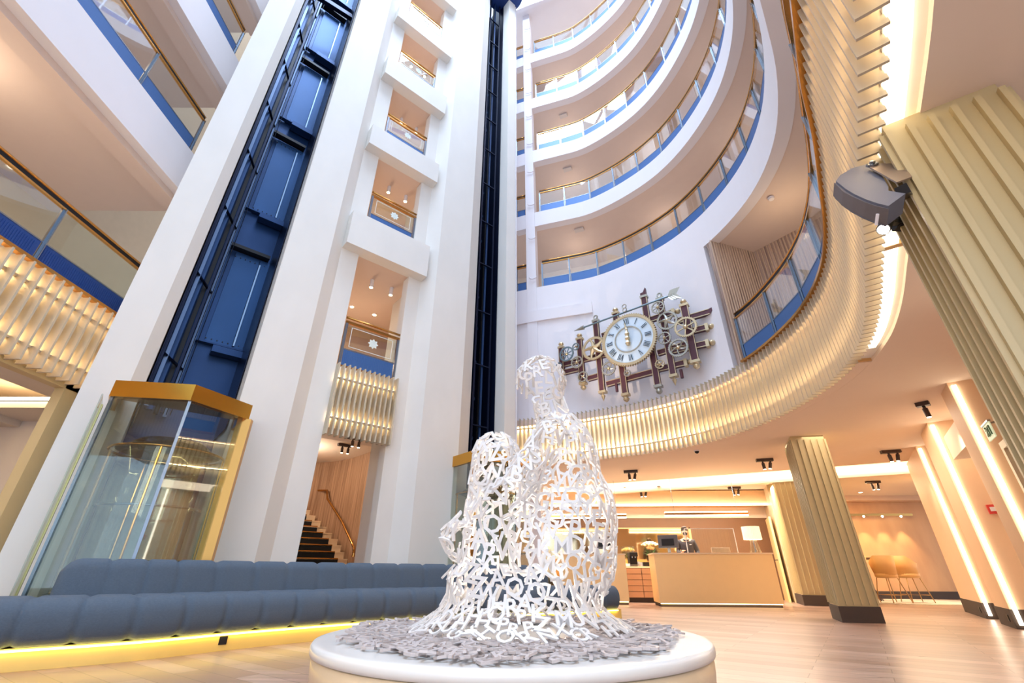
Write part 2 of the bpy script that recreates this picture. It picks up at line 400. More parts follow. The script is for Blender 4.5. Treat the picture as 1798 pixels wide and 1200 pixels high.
# ---- right wall with lit piers and doors
PIER = mat('peach_wall_panel', (232, 196, 160), 0.55, var=0.03)
mb = MB(); mb.prism([rw(-3.0, .5), rw(9.8, .5), rw(9.8, .62), rw(-3.0, .62)], 0, 3.0); struct(mb.build('wall_right', mat('white_recess_wall', (246, 232, 222), 0.7)))
def pier(w0, w1, name):
    mb = MB(); mb.prism([rw(w0), rw(w1), rw(w1, .5), rw(w0, .5)], 0.24, 2.95); struct(mb.build('trim_pier', PIER))
    mb = MB(); mb.prism([rw(w0 - .0, -.012), rw(w1, -.012), rw(w1, .3), rw(w0 - .0, .3)], 0.0, 0.24); struct(mb.build('baseboard_pier', DARK))
    mb = MB(); mb.prism([rw(w0 - .03, .03), rw(w0 - .002, .03), rw(w0 - .002, .075), rw(w0 - .03, .075)], 0.05, 2.9); struct(mb.build('trim_pier_led', led('pier_led', (255, 240, 214), 6)))
for a, b in ((5.3, 7.3), (3.4, 4.3), (1.25, 1.75), (-1.5, 0.15)): pier(a, b, '')
mb = MB(); mb.prism([rw(4.3, .2), rw(4.9, .2), rw(4.9, .5), rw(4.3, .5)], 0, 2.5); struct(mb.build('trim_recess_panel', CREAM))
mb = MB(); mb.prism([rw(1.75, .05), rw(3.0, .05), rw(3.0, .5), rw(1.75, .5)], 2.25, 2.6); struct(mb.build('trim_door_bulkhead', CEIL))
DOORM = mat('beige_door_leaf', (206, 184, 156), 0.5)
mb = MB(); mb.prism([rw(1.85, .42), rw(2.85, .42), rw(2.85, .5), rw(1.85, .5)], 0, 2.25); struct(mb.build('door_1', DOORM))
mb = MB(); mb.prism([rw(1.78, .38), rw(1.86, .38), rw(1.86, .5), rw(1.78, .5)], 0, 2.25); mb.prism([rw(2.84, .38), rw(2.92, .38), rw(2.92, .5), rw(2.84, .5)], 0, 2.25); struct(mb.build('trim_door_frame', CREAM))
mb = MB(); mb.prism([rw(0.2, .22), rw(1.0, .22), rw(1.0, .5), rw(0.2, .5)], 0, 2.0); struct(mb.build('door_2', DOORM))
mb = MB(); mb.prism([rw(0.15, .16), rw(1.1, .16), rw(1.1, .5), rw(0.15, .5)], 2.0, 2.08); mb.prism([rw(1.02, .16), rw(1.1, .16), rw(1.1, .5), rw(1.02, .5)], 0, 2.0); struct(mb.build('trim_door_frame.001', CREAM))
# alcove with the meeting table
mb = MB(); mb.prism([(8.6, 15.6), (15.0, 15.3), (15.0, 15.45), (8.6, 15.75)], 0, 2.95); struct(mb.build('wall_alcove', wood('alcove_veneer', (224, 172, 118), (210, 156, 104), 0.8)))
mb = MB(); mb.prism([(8.6, 15.56), (15.0, 15.26), (15.0, 15.31), (8.6, 15.61)], 0, 0.2); struct(mb.build('baseboard_alcove', DARK))
mb = MB(); mb.prism([(8.6, 15.2), (15.0, 14.9), (15.0, 15.4), (8.6, 15.7)], 2.78, 2.94); struct(mb.build('trim_alcove_cornice', PIER))

# ---- left wall: galleries run straight
LX = -6.22
def leftlevel(z0, z1, x, name='wall_left'):
    mb = MB(); mb.prism([(x, -3), (x, 6.6), (x - .2, 6.6), (x - .2, -3)], z0, z1); struct(mb.build(name, WHITE))
for z0, z1, xo in ((7.0, 7.9, LX), (10.2, 11.1, LX - .1), (13.3, 14.2, LX - .2)):
    leftlevel(z0, z1, xo)
    mb = MB(); mb.prism([(xo - .15, -3), (xo - .15, 6.6), (xo - 3.4, 6.6), (xo - 3.4, -3)], z0 + .03, z1 - .1); struct(mb.build('ceiling_left', SOFFIT))
    mb = MB(); mb.prism([(xo - .18, -3), (xo - .18, 6.6), (xo - .5, 6.6), (xo - .5, -3)], z0 - .12, z0 + .1); struct(mb.build('trim_left_downstand', SOFFIT))
mb = MB(); mb.prism([(-9.2, -3), (-9.2, 9), (-9.4, 9), (-9.4, -3)], 0, 20); struct(mb.build('wall_left_back', mat('corridor_paint_left', (214, 190, 160), 0.8)))
mb = MB(); mb.prism([(-6.2, -3), (-6.2, 7.3), (-9.4, 7.3), (-9.4, -3)], 3.3, 4.04); struct(mb.build('ceiling_left_ground', CEIL))
lb = thing('slatted_balcony_band', 'straight cream slatted band under the left-hand gallery', 'slatted screen', (-5.95, 3, 2.9))
LB = [(-5.88, -1.0), (-5.93, 5.86)]
mb = MB(); mb.wall(LB, 2.98, 4.02, 0.17, 0.22); mb.build('backing_panel', MATS['lit_backing_paint'], lb)
mb = MB()
for p in resample(LB, 0.135): mb.box((p[0] - .05, p[1], 3.49), (0.2, 0.026, 1.14))
mb.build('slats', SLAT, lb)
mb = MB(); mb.wall(LB, 3.13, 3.16, 0.05, 0.1); mb.wall(LB, 3.83, 3.86, 0.05, 0.1); mb.build('fixing_rail', SLAT, lb)
mb = MB(); mb.wall(LB, 3.17, 3.185, 0.13, 0.165); mb.wall(LB, 3.86, 3.875, 0.13, 0.165); mb.build('light_strip', LEDW, lb)
mb = MB(); mb.wall(LB, 4.05, 4.10, -0.04, 0.04); mb.build('brass_edge', BRASS, lb)
# ground-floor opening on the left: lower room seen through it
mb = MB(); mb.prism([(-6.2, 5.62), (-6.2, 5.82), (-6.06, 5.82), (-6.06, 5.62)], 0, 2.96)
mb.prism([(-6.2, -1), (-6.2, 5.82), (-6.06, 5.82), (-6.06, -1)], 2.88, 2.96); struct(mb.build('trim_left_opening', FLUTE))
mb = MB(); mb.prism([(-6.08, 5.82), (-6.08, 6.6), (-6.3, 6.6), (-6.3, 5.82)], 0, 4.0); mb.prism([(-6.1, -1), (-6.1, 5.82), (-6.2, 5.82), (-6.2, -1)], 2.95, 4.0); struct(mb.build('wall_left_ground', PLASTER))

# ---- lift front: four plaster pillars
def pillar(poly, name, z1=22.3):
    mb = MB(); mb.prism(fp(poly), 0, z1); return struct(mb.build(name, PLASTER))
pillar([(-3.68, 0), (-3.25, 0), (-3.1, -.16), (-3.1, -1.4), (-3.68, -1.4)], 'wall_pillar_1')
pillar([(-1.96, 0), (-1.22, 0), (-.95, -.26), (-.95, -1.6), (-1.96, -1.4)], 'wall_pillar_2')
pillar([(.86, -.26), (1.12, 0), (2.0, 0), (2.44, -.3), (2.44, -1.6), (.86, -1.6)], 'wall_pillar_3')
pillar([(3.18, -.3), (3.18, 0), (3.5, 0), (3.5, -1.5), (3.3, -1.5), (3.18, -1.4)], 'wall_pillar_4', 21.6)
# shaft linings
for a, b in ((-3.1, -1.96), (2.44, 3.18)):
    mb = MB(); mb.prism(fp([(a, -1.3), (b, -1.3), (b, -1.42), (a, -1.42)]), 0, 22); struct(mb.build('wall_shaft_back', SHAFT))
    for e, q in ((a, .02), (b, -.02)):
        mb = MB(); mb.prism(fp([(e + q, -.34), (e + q * 1.5, -.34), (e + q * 1.5, -1.3), (e + q, -1.3)]), 2.6, 22); struct(mb.build('wall_shaft_side', SHAFTD))
# bay: jambs, spandrels, floor slabs
BZ = [(2.77, 4.05), (6.56, 7.42), (9.5, 10.15), (12.2, 12.95), (14.9, 15.5), (17.65, 18.25), (20.4, 21.2)]
for i, (z0, z1) in enumerate(BZ):
    if i:
        mb = MB(); mb.prism(fp([(-.96, 0), (.88, 0), (.88, -.3), (-.96, -.3)]), z0, z1); struct(mb.build('wall_bay_spandrel', PLASTER))
    mb = MB(); mb.prism(fp([(-.96, -.3), (.86, -.3), (2.1, -1.6), (2.1, -3.4), (-2.2, -3.4), (-2.2, -1.6), (-.96, -1.5)]), (z0 + .02) if i else 3.5, z1 - .02)
    struct(mb.build('ceiling_bay', SOFFIT))
zz = [0] + [b[1] for b in BZ]
for i in range(7):
    z0 = zz[i]; z1 = BZ[i][0] if i else 4.05
    for l in ([(-.96, -.25), (-.6, -.25), (-.6, -.5), (-.96, -.5)], [(.57, -.25), (.87, -.25), (.87, -.5), (.57, -.5)]):
        mb = MB(); mb.prism(fp(l), z0, z1); struct(mb.build('trim_bay_jamb', PLASTER))
mb = MB(); mb.prism(fp([(-2.2, -3.4), (2.1, -3.4), (2.1, -3.5), (-2.2, -3.5)]), 4.06, 21); mb.prism(fp([(1.9, -1.6), (2.0, -1.6), (2.0, -3.4), (1.9, -3.4)]), 4.06, 21); mb.prism(fp([(-2.2, -1.6), (-2.1, -1.6), (-2.1, -3.4), (-2.2, -3.4)]), 4.06, 21)
struct(mb.build('wall_bay_corridor', mat('corridor_tan', (200, 165, 128), 0.7)))
# slats under the first bay balcony
bb = thing('slatted_balcony_band', 'short cream slatted band above the stair opening', 'slatted screen', fac(0, -.1, 2.7))
mb = MB()
for k in range(13):
    s = -.6 + k * (1.2 / 12.5); mb.box(fac(s, -.13, 3.37), (0.026, 0.16, 1.3), AF)
mb.build('slats', SLAT, bb)
PB = fp([(-.58, -.24), (.555, -.24)])
mb = MB(); mb.wall(PB, 2.88, 4.02, 0.0, 0.04); mb.build('backing_panel', MATS['lit_backing_paint'], bb)
mb = MB(); mb.wall(PB, 3.02, 3.05, -0.1, -0.06); mb.wall(PB, 3.75, 3.78, -0.1, -0.06); mb.build('fixing_rail', SLAT, bb)
mb = MB(); mb.wall(PB, 3.06, 3.075, -0.05, -0.01); mb.wall(PB, 3.79, 3.805, -0.05, -0.01); mb.build('light_strip', led('bay_led', (255, 224, 176), 13), bb)
# stair hall
mb = MB(); mb.prism(fp([(-2.5, -3.4), (2.2, -3.4), (2.2, -7.6), (-2.5, -7.6)]), 3.6, 3.75); struct(mb.build('ceiling_stair', CEIL))
mb = MB()
cv = spline([fac(2.0, -1.0), fac(1.98, -3.4), fac(1.95, -5.2), fac(1.6, -6.4), fac(0.7, -7.1), fac(-0.6, -7.3), fac(-2.5, -7.3)], 0.3)
mb.wall(cv, 0, 3.7, 0, -0.1); struct(mb.build('wall_stair', WOODW))
mb = MB(); mb.prism(fp([(-1.6, -1.6), (-1.5, -1.6), (-1.5, -7.3), (-1.6, -7.3)]), 0, 3.6); struct(mb.build('wall_stair_left', WOODW))
mb = MB(); mb.prism(fp([(1.55, -2.3), (2.0, -2.3), (2.0, -2.75), (1.55, -2.75)]), 0, 3.6); struct(mb.build('trim_stair_pilaster', CREAM))
for l, zt in (((-3.1, -1.3), 0),):
    pass
# round machine housing at the head of the right-hand shaft
mb = MB(); c = fac(2.9, .05, 0); mb.lathe([(0.75, 21.6), (0.75, 23.4)], 32, Matrix.Translation((c[0], c[1], 0))); struct(mb.build('ceiling_shaft_drum', mat('deep_blue_paint', (24, 56, 120), 0.5)))

# room beyond the left opening: lowered ceiling with glowing coves, grey walls
GREYC = mat('pale_grey_ceiling', (206, 200, 196), .8, var=.02)
mb = MB(); mb.prism([(-6.2, -2), (-6.2, 7.2), (-6.9, 7.2), (-6.9, -2)], 2.98, 3.04); mb.prism([(-8.2, -2), (-8.2, 7.2), (-9.2, 7.2), (-9.2, -2)], 2.8, 2.9)
mb.prism([(-6.9, 6.5), (-6.9, 7.2), (-8.2, 7.2), (-8.2, 6.5)], 2.9, 3.0); struct(mb.build('ceiling_left_room', GREYC))
mb = MB(); mb.prism([(-6.86, -2), (-6.86, 6.5), (-6.92, 6.5), (-6.92, -2)], 3.06, 3.09); mb.prism([(-8.16, -2), (-8.16, 6.5), (-8.22, 6.5), (-8.22, -2)], 2.92, 2.95); mb.prism([(-6.9, 6.44), (-6.9, 6.5), (-8.2, 6.5), (-8.2, 6.44)], 3.02, 3.05)
struct(mb.build('trim_left_room_led', led('left_room_led', (255, 226, 170), 12)))
mb = MB(); mb.prism([(-6.2, 7.2), (-9.3, 7.2), (-9.3, 7.3), (-6.2, 7.3)], 0, 3.2); struct(mb.build('wall_left_room', GREYC))
# ================================================================== RAILINGS
def railing(path, z, label, step, h=1.0, group=None, panel_m=None, lowh=0.32, off=0.08, glass_m=None, gap=0.0, brassy=True):
    pts = resample(offset(path, off), step)
    t = thing('balcony_railing', label, 'railing', (pts[0][0], pts[0][1], z), 0, group)
    fine = resample(offset(path, off), min(0.25, step))
    mb = MB(); mb.tube([(p[0], p[1], z + h) for p in fine], 0.022, 8); mb.build('handrail', BRASS if brassy else CHROME, t, True)
    mb = MB(); mb.wall([(p[0], p[1]) for p in fine], z + h - 0.11, z + h - 0.085, -0.022, 0.022); mb.build('lower_rail', BRASS, t)
    mb = MB(); mb.wall([(p[0], p[1]) for p in fine], z + h - 0.085, z + h - 0.02, -0.008, 0.008); mb.build('rail_gap', BLACKM, t)
    for i, p in enumerate(pts):
        q = pts[min(i + 1, len(pts) - 1)]; r = pts[max(i - 1, 0)]; a = atan2(q[1] - r[1], q[0] - r[0])
        mb = MB(); mb.box((p[0], p[1], z + (h - .1) / 2), (0.05, 0.03, h - .1), a)
        mb.box((p[0] + .03 * sin(a), p[1] - .03 * cos(a), z + (h - .1) / 2), (0.012, 0.03, h - .1), a); mb.build('post', CHROME, t)
    for p, q in zip(pts, pts[1:]):
        d = Vector((q[0] - p[0], q[1] - p[1])); L = d.length; d.normalize(); a = atan2(d.y, d.x); c = ((p[0] + q[0]) / 2, (p[1] + q[1]) / 2)
        mb = MB(); mb.box((c[0], c[1], z + lowh + .02 + (h - .13 - lowh) / 2), (L - .07, 0.008, h - .13 - lowh), a); mb.build('glass_panel', glass_m or GLASS, t)
        mb = MB(); mb.box((c[0], c[1], z + lowh / 2 + .01), (L - .07, 0.012, lowh - .02), a)
        n = int((L - .1) / .03)
        for k in range(n if L > .3 and h > .95 and panel_m else 0):
            s = -L / 2 + .05 + k * .03; mb.box((c[0] + d.x * s + .008 * sin(a), c[1] + d.y * s - .008 * cos(a), z + lowh / 2 + .01), (0.012, 0.008, lowh - .1), a)
        mb.build('lower_panel', panel_m or BLUEP, t)
        mb = MB(); mb.box((c[0], c[1], z + lowh + .01), (L - .05, 0.02, 0.018), a); mb.build('glazing_bar', CHROME, t)
    return t
names = ['lowest', 'second', 'third', 'fourth', 'topmost']
RR = [p for p in RING if p[0] > 0.86 or p[1] < 8]
R0 = [p for p in RING if p[0] <= 0.5 and p[1] > 10]
for i, z in enumerate(LEV):
    railing(RR, z, 'brass-topped glass railing of the %s curved gallery above the clock wall' % names[i], 0.82, group=None)
    railing([(0.12, 11.29), (0.44, 11.18)], z, 'narrow glass railing left of the white column on the %s curved gallery' % names[i], 0.36)
MR = [p for p in BAND if p[1] < 7.35 and p[1] > 0.9]
railing(offset(MR, 0.0), 4.1, 'curved brass railing on the mezzanine slatted band beside the clock wall', 0.95, h=1.0, off=0.1)
LRX = [(LX, -2.0), (LX, 5.85)]
railing([(-5.97, -1.05), (-5.98, 5.85)], 4.1, 'glass and blue railing above the left-hand slatted band', 1.52, panel_m=mat('blue_ribbed_panel', (34, 70, 140), 0.4, 0.3, var=0.2, scale=30), glass_m=GLASSG, off=0.06)
railing([(LX, -2.0), (LX, 5.9)], 7.9, 'glass railing of the second gallery up on the left', 1.32, off=0.06)
railing([(LX - .1, -2.0), (LX - .1, 5.9)], 11.1, 'glass railing of the third gallery up on the left', 1.32, off=0.06)
# bay balconies
def emblem(t, c, a, r=0.11):
    """etched eight-pointed rosette on the glass"""
    mb = MB(); M = Matrix.Translation(c) @ Matrix.Rotation(a, 4, 'Z') @ Matrix.Rotation(pi / 2, 4, 'X')
    vs = [Vector((0, 0, 0))]
    for k in range(16):
        rr = r if k % 2 == 0 else r * .68; vs.append(Vector((rr * cos(k * pi / 8), rr * sin(k * pi / 8), 0)))
    mb.add([M @ v for v in vs] + [M @ (v + Vector((0, 0, .004))) for v in vs], [(0, i + 1, (i + 1) % 16 + 1) for i in range(16)] + [(17, 18 + (i + 1) % 16, 18 + i) for i in range(16)] + [(i + 1, (i + 1) % 16 + 1, (i + 1) % 16 + 18, i + 18) for i in range(16)])
    mb.tube([M @ Vector((r * .5 * cos(k * pi / 8), r * .5 * sin(k * pi / 8), .006)) for k in range(16)], .004, 5, True)
    mb.tube([M @ Vector((r * .25 * cos(k * pi / 8), r * .25 * sin(k * pi / 8), .006)) for k in range(16)], .004, 5, True)
    return mb
FROST = mat('etched_glass_white', (226, 236, 232), 0.5)
BAYL = [(4.06, 'first balcony of the pillar bay, above the short slatted band', 1.02), (7.45, 'second balcony up in the pillar bay', .98), (10.25, 'third balcony up in the pillar bay', .95), (13.1, 'fourth balcony up in the pillar bay', .9), (15.75, 'highest visible balcony of the bay', .88)]
RAILB = []
for i, (z, nm, h) in enumerate(BAYL):
    t = thing('balcony_railing', 'glass railing with etched rosette, ' + nm, 'railing', fac(0, -.3, z))
    c = fac(0, -.3)
    mb = MB(); mb.tube([fac(-.57, -.3, z + h), fac(.57, -.3, z + h)], .024, 8); mb.build('handrail', BRASS, t, True)
    mb = MB(); mb.box((c[0], c[1], z + h - .1), (1.14, .04, .05), AF); mb.build('lower_rail', BRASS, t)
    for s in (-.545, .545):
        mb = MB(); p = fac(s, -.3); mb.box((p[0], p[1], z + h / 2 - .05), (.05, .04, h - .12), AF); mb.build('post', CHROME, t)
    mb = MB(); mb.box((c[0], c[1], z + .37 + (h - .52) / 2), (1.02, .008, h - .52), AF); g = mb.build('glass_panel', GLASSG, t)
    mb = MB(); w2 = .43; a0 = z + .42; a1 = z + h - .19; dd = .292
    for (s0, z0, s1, z1) in ((-w2, a0, w2, a0), (w2, a0, w2, a1), (w2, a1, -w2, a1), (-w2, a1, -w2, a0)): mb.beam(fac(s0, -dd, z0), fac(s1, -dd, z1), .01, .003, (DN[0], DN[1], 0))
    mb.build('etched_border', FROST, g)
    emblem(t, fac(0.03, -.29, (a0 + a1) / 2), AF).build('etched_rosette', FROST, g)
    mb = MB(); mb.box((c[0], c[1], z + .18), (1.02, .012, .32), AF)
    for k in range(30): p = fac(-.48 + k * .033, -.29); mb.box((p[0], p[1], z + .18), (.01, .006, .26), AF)
    mb.build('lower_panel', BLUEP, t)
    mb = MB(); mb.box((c[0], c[1], z + .355), (1.06, .02, .02), AF); mb.build('glazing_bar', CHROME, t)
    mb = MB(); mb.box((c[0], c[1], z + .01), (1.14, .04, .02), AF); mb.build('bottom_rail', BRASS, t)
# downlights hanging in the bay ceilings
def bay_light(s, d, z, label, cyl=True):
    t = thing('ceiling_light', label, 'light', fac(s, d, z))
    if cyl:
        mb = MB(); mb.lathe([(.045, z - .2), (.045, z)], 16, Matrix.Translation((*fac(s, d), 0))); mb.build('housing', WHITE, t, False)
        mb = MB(); mb.lathe([(.036, z - .205), (.036, z - .198)], 16, Matrix.Translation((*fac(s, d), 0))); mb.build('lens', led('downlight_lens', (255, 226, 170), 30), t)
    else:
        mb = MB(); mb.lathe([(.06, z - .01), (.06, z)], 16, Matrix.Translation((*fac(s, d), 0))); mb.build('trim_ring', WHITE, t)
        mb = MB(); mb.lathe([(.04, z - .016), (.04, z - .008)], 16, Matrix.Translation((*fac(s, d), 0))); mb.build('lens', MATS['downlight_lens'], t)
levn = ['first', 'second', 'third', 'fourth', 'fifth']
for i in range(5):
    zc = BZ[i + 1][0] + .02
    if i < 5:
        for s, sd_ in ((.02, 'left'), (.5, 'right')): bay_light(s, -.95, zc, 'cylindrical white downlight, %s of the pair over the %s bay balcony' % (sd_, levn[i]))
    if i < 2:
        for s, sd_ in ((.12, 'left'), (.72, 'right')): bay_light(s, -2.35, zc, 'small recessed downlight, %s of two at the back of the %s bay balcony' % (sd_, levn[i]), False)
    point('bay_glow', fac(.1, -2.3, zc - 1.3), 26 if i < 3 else 36, (1.0, .74, .5), .12)
# plants behind the top bay railing
LEAF = mat('plant_leaf', (70, 110, 60), 0.5, var=0.3, scale=30)
pt = thing('potted_plant', 'green bushy plant behind the highest bay railing', 'plant', fac(-.1, -.75, 15.5))
mb = MB(); mb.lathe([(.14, 15.5), (.2, 15.85)], 16, Matrix.Translation((*fac(-.1, -.75), 0))); mb.build('pot', WHITE, pt)
mb = MB()
for k in range(160):
    a = random.uniform(0, 2 * pi); r = random.uniform(.05, .38); z = 15.85 + random.uniform(0, .5); c = Vector(fac(-.1 + r * cos(a), -.75 + r * sin(a) * .6, z))
    d = Vector((random.uniform(-1, 1), random.uniform(-1, 1), random.uniform(-.2, 1))).normalized() * .09; s = d.cross(Vector((0, 0, 1))).normalized() * .025
    mb.add([c - d, c + s, c + d, c - s], [(0, 1, 2, 3)])
mb.build('foliage', LEAF, pt)
# ================================================================== LIFTS
def lift_shaft_gear(s0, s1, label, rails_left, full):
    t = thing('lift_guide_rails', label, 'guide rails', fac((s0 + s1) / 2, -.9, 2.8))
    z0, z1 = 2.8, 21.8
    for i, (s, d, wd) in enumerate(rails_left):
        mb = MB(); mb.beam(fac(s, d, z0), fac(s, d, z1), wd, wd * .6, (DN[0], DN[1], 0)); mb.build('guide_rail', [SHAFTD, CHROME, SHAFT, BLACKM][i % 4] if i % 4 != 1 else mat('dull_rail_steel', (96, 112, 140), .35, .8), t)
    for k in range(12): mb = MB(); mb.beam(fac(rails_left[0][0], rails_left[0][1], 3.6 + 1.5 * k), fac(rails_left[-1][0], rails_left[-1][1], 3.6 + 1.5 * k), .04, .03); mb.build('rail_bracket', SHAFTD, t)
    mb = MB()
    for k, s in enumerate((.33, .37, .42)): mb.tube([fac(s0 + s, -.95, z0), fac(s0 + s + .01, -.95, z1)], .006, 5)
    mb.build('cables', CHROME, t)
    return t
lift_shaft_gear(-3.1, -1.96, 'dark vertical guide rails up the left side of the blue lift shaft', [(-3.06, -.5, .05), (-3.0, -.62, .05), (-2.96, -.8, .09), (-2.86, -1.0, .06), (-2.8, -.85, .035), (-2.74, -1.1, .05)], True)
lift_shaft_gear(2.44, 3.18, 'dark vertical guide rails in the narrow right-hand lift shaft', [(2.6, -.45, .05), (2.7, -.6, .06), (2.86, -.5, .05), (2.95, -.7, .08), (3.05, -.45, .05)], True)
PANB = mat('blue_door_panel_steel', (38, 76, 124), .4, .45, var=.35, scale=1.5, stretch=(1, 1, .4))
floorsz = [(4.25, 6.2, 1), (7.3, 9.45, 2), (10.15, 12.3, 3), (12.95, 14.9, 4), (15.7, 17.7, 5), (18.3, 20.4, 6)]
ordn = ['', 'lowest', 'second', 'third', 'fourth', 'fifth', 'highest']
for z0, z1, k in floorsz:
    t = thing('lift_door_back', 'blue steel landing door back, %s in the wide lift shaft' % ordn[k], 'lift door', fac(-2.3, -1.28, z0))
    mb = MB(); mb.box(fac(-2.38, -1.27, (z0 + z1) / 2), (.42, .04, z1 - z0), AF); mb.build('door_leaf', PANB, t)
    mb = MB(); mb.box(fac(-2.07, -1.26, (z0 + z1) / 2), (.18, .04, z1 - z0), AF); mb.build('door_leaf', PANB, t)
    mb = MB(); mb.box(fac(-2.15, -1.22, (z0 + z1) / 2 - .05), (.025, .03, z1 - z0 - .15), AF); mb.build('edge_strip', mat('pale_edge_steel', (150, 175, 205), .3, .5), t)
    mb = MB(); mb.box(fac(-2.42, -1.18, z1 + .06), (.78, .16, .07), AF); mb.build('door_header', BLACKM, t)
    mb = MB(); mb.box(fac(-2.22, -1.16, z0 - .16), (.46, .2, .12), AF); mb.box(fac(-2.35, -1.23, z0 - .03), (.8, .1, .03), AF); mb.build('sill_apron', SHAFT, t)
    mb = MB()
    for zz in (z1 - .1, z0 + .06):
        for q in range(8): mb.box(fac(-2.58 + q * .085, -1.245, zz), (.018, .012, .018), AF)
    mb.build('bolts', BLACKM, t)
t = thing('shaft_beam', 'dark steel cross beam high in the wide lift shaft', 'beam', fac(-2.5, -.7, 13.9))
mb = MB(); mb.beam(fac(-3.05, -.5, 14.0), fac(-2.0, -.55, 14.25), .12, .14); mb.build('girder', SHAFTD, t)
mb = MB(); mb.box(fac(-3.0, -.5, 14.0), (.12, .16, .3), AF); mb.build('end_plate', mat('weathered_bracket', (110, 92, 84), .5, .5), t)
t = thing('shaft_bracing', 'zigzag steel bracing inside the narrow right-hand lift shaft', 'bracing', fac(2.8, -1.1, 3))
mb = MB()
for k in range(19): mb.beam(fac(2.72, -1.1, 3 + k), fac(3.1, -1.1, 3.5 + k), .04, .04); mb.beam(fac(3.1, -1.1, 3.5 + k), fac(2.72, -1.1, 4 + k), .04, .04)
mb.build('lattice', mat('bluish_steel', (60, 92, 130), .35, .7), t)

def lift_enclosure(label, mir, car_label):
    sg = -1 if mir else 1; c = 2.6 * -sg
    V = [(-3.35, -.02), (-3.35, .66), (-2.6, 1.12), (-1.88, .73), (-1.88, -.02)]
    V = [(s * sg, d) for s, d in V]
    t = thing('lift_enclosure', label, 'lift', fac(c, .3, 0))
    mb = MB(); out = fp(V); inn = fp([(c + (s - c) * .9, d * .9) for s, d in V])
    n = len(V)
    for i in range(n - 1): mb.prism([out[i], out[i + 1], inn[i + 1], inn[i]], 2.5, 2.7)
    mb.build('brass_canopy', BRUSH, t)
    mb = MB(); mb.prism(fp([(c + (s - c) * .985, d * .985) for s, d in V]), 2.66, 2.69); mb.build('canopy_lid', BRASS, t)
    mb = MB(); mb.prism(fp([(c + (s - c) * .97, d * .97) for s, d in V]), 0.0, 0.34); mb.build('brass_base', BRASS, t)
    gi = [(c + (s - c) * .955, d * .955) for s, d in V]
    for i in range(n - 1):
        mb = MB(); a, b = gi[i], gi[i + 1]; m_ = ((a[0] + b[0]) / 2, (a[1] + b[1]) / 2)
        A = Vector(fac(*a)); B = Vector(fac(*b)); dv = B - A; L = dv.length
        ctr = (A + B) / 2; mb.box((ctr.x, ctr.y, 1.42), (L - .02, .012, 2.16), atan2(dv.y, dv.x)); mb.build('glass_panel', GLASSG, t)
    for i, q in enumerate(gi):
        mb = MB(); big = i in (3,)
        mb.box(fac(q[0], q[1], 1.42), ((.17 if big else .03), (.08 if big else .03), 2.16), AF - (.5 * sg if i in (1, 3) else 0)); mb.build('corner_post', BRASS if i in (3, 4) else CHROME, t)
    # the glazed car standing inside
    k = thing('lift_car', car_label, 'lift car', fac(c, .25, .34))
    mt = Matrix.Translation((*fac(c + .03 * sg, .22), 0))
    mb = MB(); mb.lathe([(.60, .36), (.64, .40), (.64, .46), (.58, .48)], 40, mt); mb.build('car_floor', CHROME, k, False)
    mb = MB(); mb.lathe([(.60, .48), (.60, 2.0)], 40, mt); mb.f = mb.f[:-2]; mb.build('curved_glass', GLASSG, k, True)
    mb = MB(); mb.tube([mt @ Vector((.61 * cos(q * pi / 20), .61 * sin(q * pi / 20), 2.0)) for q in range(40)], .014, 6, True); mb.build('top_ring', BRASS, k, True)
    mb = MB(); mb.lathe([(0.001, 2.2), (.35, 2.16), (.50, 2.05), (.56, 2.02)], 40, mt); mb.build('car_ceiling', mat('dark_reflective_ceiling', (56, 56, 60), .15, .7), k, True)
    for q in (0.6, 2.6, 3.6, 5.2):
        mb = MB(); a = mt @ Vector((.6 * cos(q), .6 * sin(q), .48)); b = mt @ Vector((.6 * cos(q), .6 * sin(q), 2.0)); mb.tube([a, b], .013, 6); mb.build('mullion', BRASS, k)
    mb = MB(); mb.box(fac(c, -.42, 1.25), (.95, .06, 1.6), AF); mb.build('car_door', mat('bronze_mirror', (120, 100, 84), .12, .8), k)
    mb = MB(); mb.tube([mt @ Vector((.52 * cos(q * pi / 20 + AF + pi), .52 * sin(q * pi / 20 + AF + pi), 1.35)) for q in range(20)], .016, 6); mb.build('grab_rail', CHROME, k, True)
    return t
lift_enclosure('glass lift enclosure with polished brass canopy beside the left pillar', False, 'rounded glass lift car standing inside the brass-topped enclosure on the left')
lift_enclosure('second glass lift enclosure with brass canopy, behind the letter sculpture', True, 'rounded glass lift car behind the letter sculpture')
# pale outer posts of the left enclosure (glass fin)
t = thing('glass_fin', 'tall frameless glass fin standing left of the lift enclosure', 'glass screen', fac(-3.55, .6, 0))
mb = MB(); mb.box(fac(-3.40, .5, 1.3), (.012, .6, 2.35), AF); mb.build('glass_blade', GLASSG, t)
mb = MB(); mb.box(fac(-3.40, .3, 1.24), (.03, .1, 2.46), AF); mb.build('side_post', mat('pale_brass_post', (200, 190, 130), .3, .7), t)
